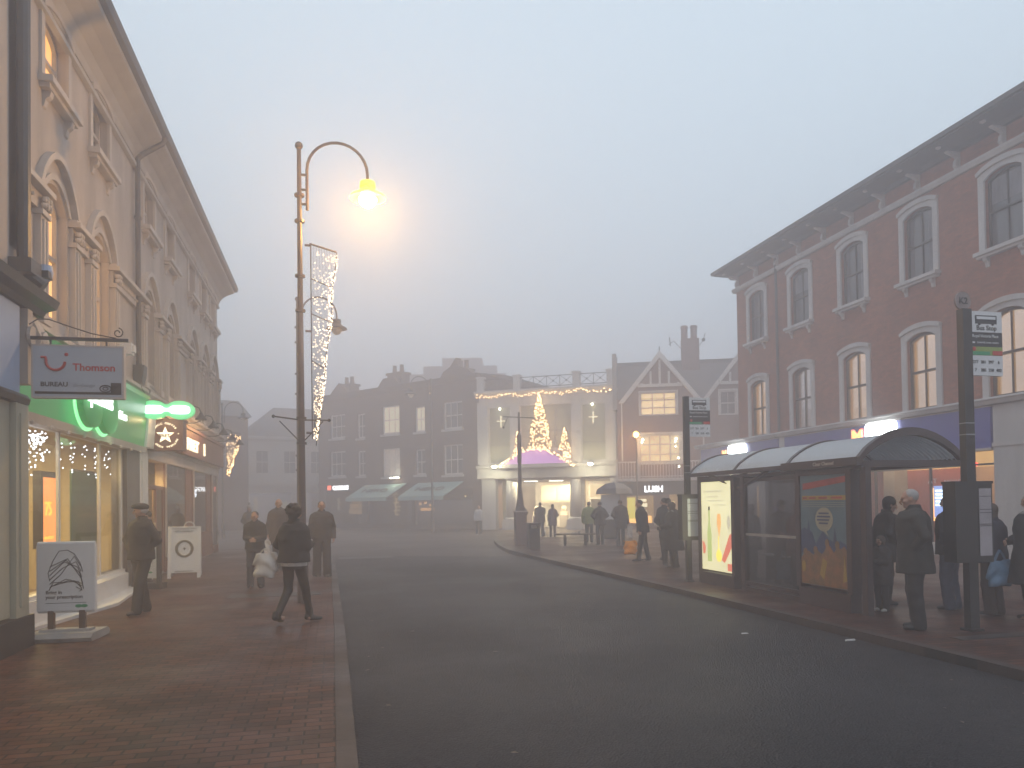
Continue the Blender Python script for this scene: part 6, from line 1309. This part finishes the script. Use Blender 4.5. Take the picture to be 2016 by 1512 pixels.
person('person with a grey striped scarf and black coat cut off by the right edge',(8.98,8.25,0),72,1.68,True,arms=('pocket','hold'),outer='coat_black',hem=.50,flare=1.2,bulk=1.25,lower='trouser_black',hair='bob',hairm='hair_grey',collar='scarf_grey',res=.014)
_,w=person('person in a dark red coat standing behind the shelter glass',(8.02,12.0,0),20,1.60,True,arms=('down','down'),outer='coat_red',hem=.70,bulk=1.3,lower='trouser_black',lw=1.6,hair='bob',hairm='hair_dark',res=.014)
bag('carrier_bag',(7.80,12.15,.74),.30,.36,.12,'bag_blue','dull blue carrier bag beside the person in the dark red coat',0,.014,handle=.16)
person('dark figure waiting at the far left behind the shelter glass',(8.25,14.0,0),-80,1.56,arms=('pocket','pocket'),outer='coat_char',hem=.7,bulk=1.3,hair='bob',hairm='hair_brown')
person('dark figure in a beanie waiting between the red coat and the shelter seat',(8.45,13.2,0),170,1.62,arms=('hold','hold'),outer='coat_navy',hem=.7,bulk=1.3,hat=('beanie','hair_dark'))
# --- right pavement beyond the shelter
_,w=person('person walking left in dark clothes with white handbag on the right pavement',(8.22,19.45,0),70,1.70,True,legs=(.16,-.12),arms=('carry','hip'),outer='coat_black',hem=.82,flare=1.05,bulk=1.08,lower='trouser_black',lw=.9,hair='short',hairm='hair_dark',lean=6,nod=.5,res=.014)
bag('carrier_bag',(7.78,19.3,.88),.36,.36,.14,'bag_orange','bright orange carrier bag carried low by the person with the white handbag',-10,.012,handle=.30,hm='bag_white')
bag('handbag',(8.55,19.25,1.20),.26,.22,.1,'bag_white','white handbag on the arm of the person with the orange carrier bag',30,.006,handle=.04)
person('man in a black jacket walking just right of the orange bag',(8.92,19.6,0),20,1.74,legs=(-.08,.14),arms=('pocket','hold'),outer='coat_black',hem=.84,bulk=1.15,lower='trouser_black',lw=1.5,hair='short',res=.014)
person('person in a long black coat with a pale grey collar',(8.02,17.1,0),40,1.62,True,arms=('hold','hold'),outer='coat_black',hem=.48,flare=1.15,bulk=1.22,lower='trouser_black',hair='bob',hairm='hair_brown',collar='scarf_grey',res=.014,lean=4)
person('dark figure mostly hidden behind the far bus stop timetable',(8.25,17.9,0),-30,1.72,arms=('pocket','pocket'),outer='coat_char',hem=.7,bulk=1.2,hair='short')
_,w=person('figure in a brown coat standing under the edge of the parasol',(10.27,26.4,0),-10,1.72,arms=('pocket','carry'),outer='coat_brown',hem=.66,bulk=1.22,lower='trouser_black',hair='short',hairm='hair_brown')
bag('carrier_bag',(10.62,26.4,.88),.26,.42,.1,'bag_white','narrow white bag beside the figure in the brown coat',0,.012,handle=.16)
person('figure in a dark green jacket standing with arms bent right of the bench',(9.8,27.3,0),5,1.66,arms=('hip','hip'),outer='coat_olive',hem=.8,bulk=1.22,lower='trouser_black',hair='short')
person('person in a yellow high visibility jacket behind the dark green jacket',(10.05,29.3,0),-20,1.66,arms=('down','down'),outer='hivis',hem=.8,bulk=1.25,lower='trouser_black',hair='short')
person('broad person in a brown coat pushing the pram toward the arcade',(9.62,35.2,0),-8,1.66,arms=('push','push'),outer='coat_brown',hem=.72,bulk=1.35,lower='trouser_black',hair='short')
r=empty('pram',(9.75,36.0,0),R(-12),'reddish pram with pale wheels pushed toward the arcade','pram')
mb=MB(); mb.prismx([(-.35,.45),(.35,.45),(.45,.75),(.1,.95),(-.4,.75)],-.24,.24); mb.build('seat',M['pram_red'],r); mb=MB(); mb.tube([(-.26,-.6,1.0),(.26,-.6,1.0)],.02,5)
for x in (-.26,.26): mb.tube([(x,-.6,1.0),(x,.35,.2)],.015,5); mb.tube([(x,.3,.6),(x,-.35,.16)],.015,5)
mb.build('frame',M['steel'],r)
for x in (-.28,.28):
    for y in (-.35,.35): MB().lathe([(.15,-.02),(.15,.02)],(x,y,.15),12,'x').build('wheel',M['cloth_white'],r)
person('smaller person in a purple brown coat walking right of the pram',(10.15,34.9,0),-5,1.56,True,legs=(.1,-.1),arms=('down','pocket'),outer='coat_purple',hem=.6,bulk=1.15,lower='coat_purple',hair='long',hairm='hair_dark')
person('person in an olive coat in the arcade doorway left of the pram',(9.3,37.6,0),0,1.66,arms=('pocket','pocket'),outer='coat_olive',hem=.6,bulk=1.2,lower='trouser_black',hair='short')
person('person in a pale jacket and white shoes walking beyond the kerb corner',(7.75,41.2,-.1),175,1.64,True,legs=(.1,-.1),arms=('down','down'),outer='cloth_white',hem=.85,bulk=1.15,lower='trouser_black',hair='short',hairm='hair_dark',shoes='shoe_white')
# ================================================================== lights inside the shops
def inl(par,x,y,z,p,c,size,name='shop_light'):
    lamp(name,'AREA',tuple(par_m(par)@Vector((x,y,z))),p,c,size)
inl(CB,14.0,1.4,2.85,260,(1,.74,.30),(1.5,4.5)); inl(CB,19.6,.7,2.6,170,(1,.66,.20),(.4,.8)); inl(CB,23,1.8,2.7,10,(1,.6,.3),(2,2)); inl(CB,27,1.8,2.7,10,(1,.6,.3),(2,2))
inl(RB,8.0,2.4,2.8,190,(1,.68,.36),(6,3)); inl(RB,-.5,2.4,2.8,60,(1,.72,.45),(4,3))
lamp('sign_light','AREA',(-3.54,17.85,3.55),3,(.55,1,.75),(1,.3)); lamp('sign_light','POINT',(-3.75,15.2,3.0),3,(.4,1,.5),.2)
lamp('fascia_light','AREA',(-3.45,23.0,3.95),45,(1,.58,.24),(.2,5),rot=(0,R(62),0)); lamp('box_sign_light','POINT',(-3.72,18.25,3.6),5,(1,.6,.25),.1)
# ================================================================== fog
mb=MB(); mb.box(-170,-45,-1.15,170,215,19.5)
hz=mb.build('haze',bpy.data.materials.new('fog_air')); hz['kind']='stuff'
m=hz.data.materials[0]; m.use_nodes=True; nt=m.node_tree; nt.nodes.clear()
o=nt.nodes.new('ShaderNodeOutputMaterial'); v=nt.nodes.new('ShaderNodeVolumePrincipled'); v.inputs['Color'].default_value=(.985,.93,.95,1); v.inputs['Density'].default_value=.0212; v.inputs['Anisotropy'].default_value=.5
nt.links.new(v.outputs[0],o.inputs['Volume'])
# ================================================================== sky and dusk light
w=bpy.data.worlds.new('World'); SC.world=w; w.use_nodes=True; nt=w.node_tree; bg=nt.nodes['Background']
sky=nt.nodes.new('ShaderNodeTexSky'); sky.sky_type='NISHITA'; sky.sun_disc=False; sky.sun_elevation=R(9); sky.sun_rotation=R(200); sky.dust_density=4; sky.air_density=1.5
mx=nt.nodes.new('ShaderNodeMix'); mx.data_type='RGBA'; mx.inputs['Factor'].default_value=.88; nt.links.new(sky.outputs[0],mx.inputs['A']); mx.inputs['B'].default_value=(6.1,7.5,8.6,1)
nt.links.new(mx.outputs['Result'],bg.inputs['Color']); bg.inputs['Strength'].default_value=.132
sun=bpy.data.lights.new('sun','SUN'); sun.energy=.35; sun.angle=R(30); sun.color=(1,.86,.78); so=bpy.data.objects.new('sun',sun); COL.objects.link(so); so.rotation_euler=(R(35),0,R(20)); so.location=(0,0,30)
# ================================================================== camera
cam=bpy.data.cameras.new('camera'); co=bpy.data.objects.new('camera',cam); COL.objects.link(co); SC.camera=co
yaw,pitch,roll=R(13.2),R(1.1),R(.85)
Fv=Vector((math.sin(yaw)*math.cos(pitch),math.cos(yaw)*math.cos(pitch),math.sin(pitch))); R0=Vector((math.cos(yaw),-math.sin(yaw),0)); U0=R0.cross(Fv)
Rv=R0*math.cos(roll)-U0*math.sin(roll); Uv=U0*math.cos(roll)+R0*math.sin(roll)
mt=Matrix((Rv,Uv,-Fv)).transposed().to_4x4(); mt.translation=Vector((0,0,1.65)); co.matrix_world=mt
cam.sensor_width=36; cam.lens=36*1500/2016; cam.shift_y=(961-756)/2016; cam.clip_end=600; cam.clip_start=.05
# ================================================================== render settings
SC.view_settings.view_transform='Standard'; SC.view_settings.look='None'; SC.view_settings.gamma=1; SC.view_settings.exposure=0
cy=SC.cycles; cy.use_denoising=True; cy.denoiser='OPENIMAGEDENOISE'; cy.max_bounces=7; cy.diffuse_bounces=3; cy.glossy_bounces=3; cy.transmission_bounces=3; cy.transparent_max_bounces=10; cy.volume_bounces=4; cy.sample_clamp_indirect=1.5; cy.sample_clamp_direct=40; cy.adaptive_threshold=.004; cy.denoising_prefilter="ACCURATE"; cy.denoising_input_passes="RGB_ALBEDO_NORMAL"; cy.use_light_tree=True
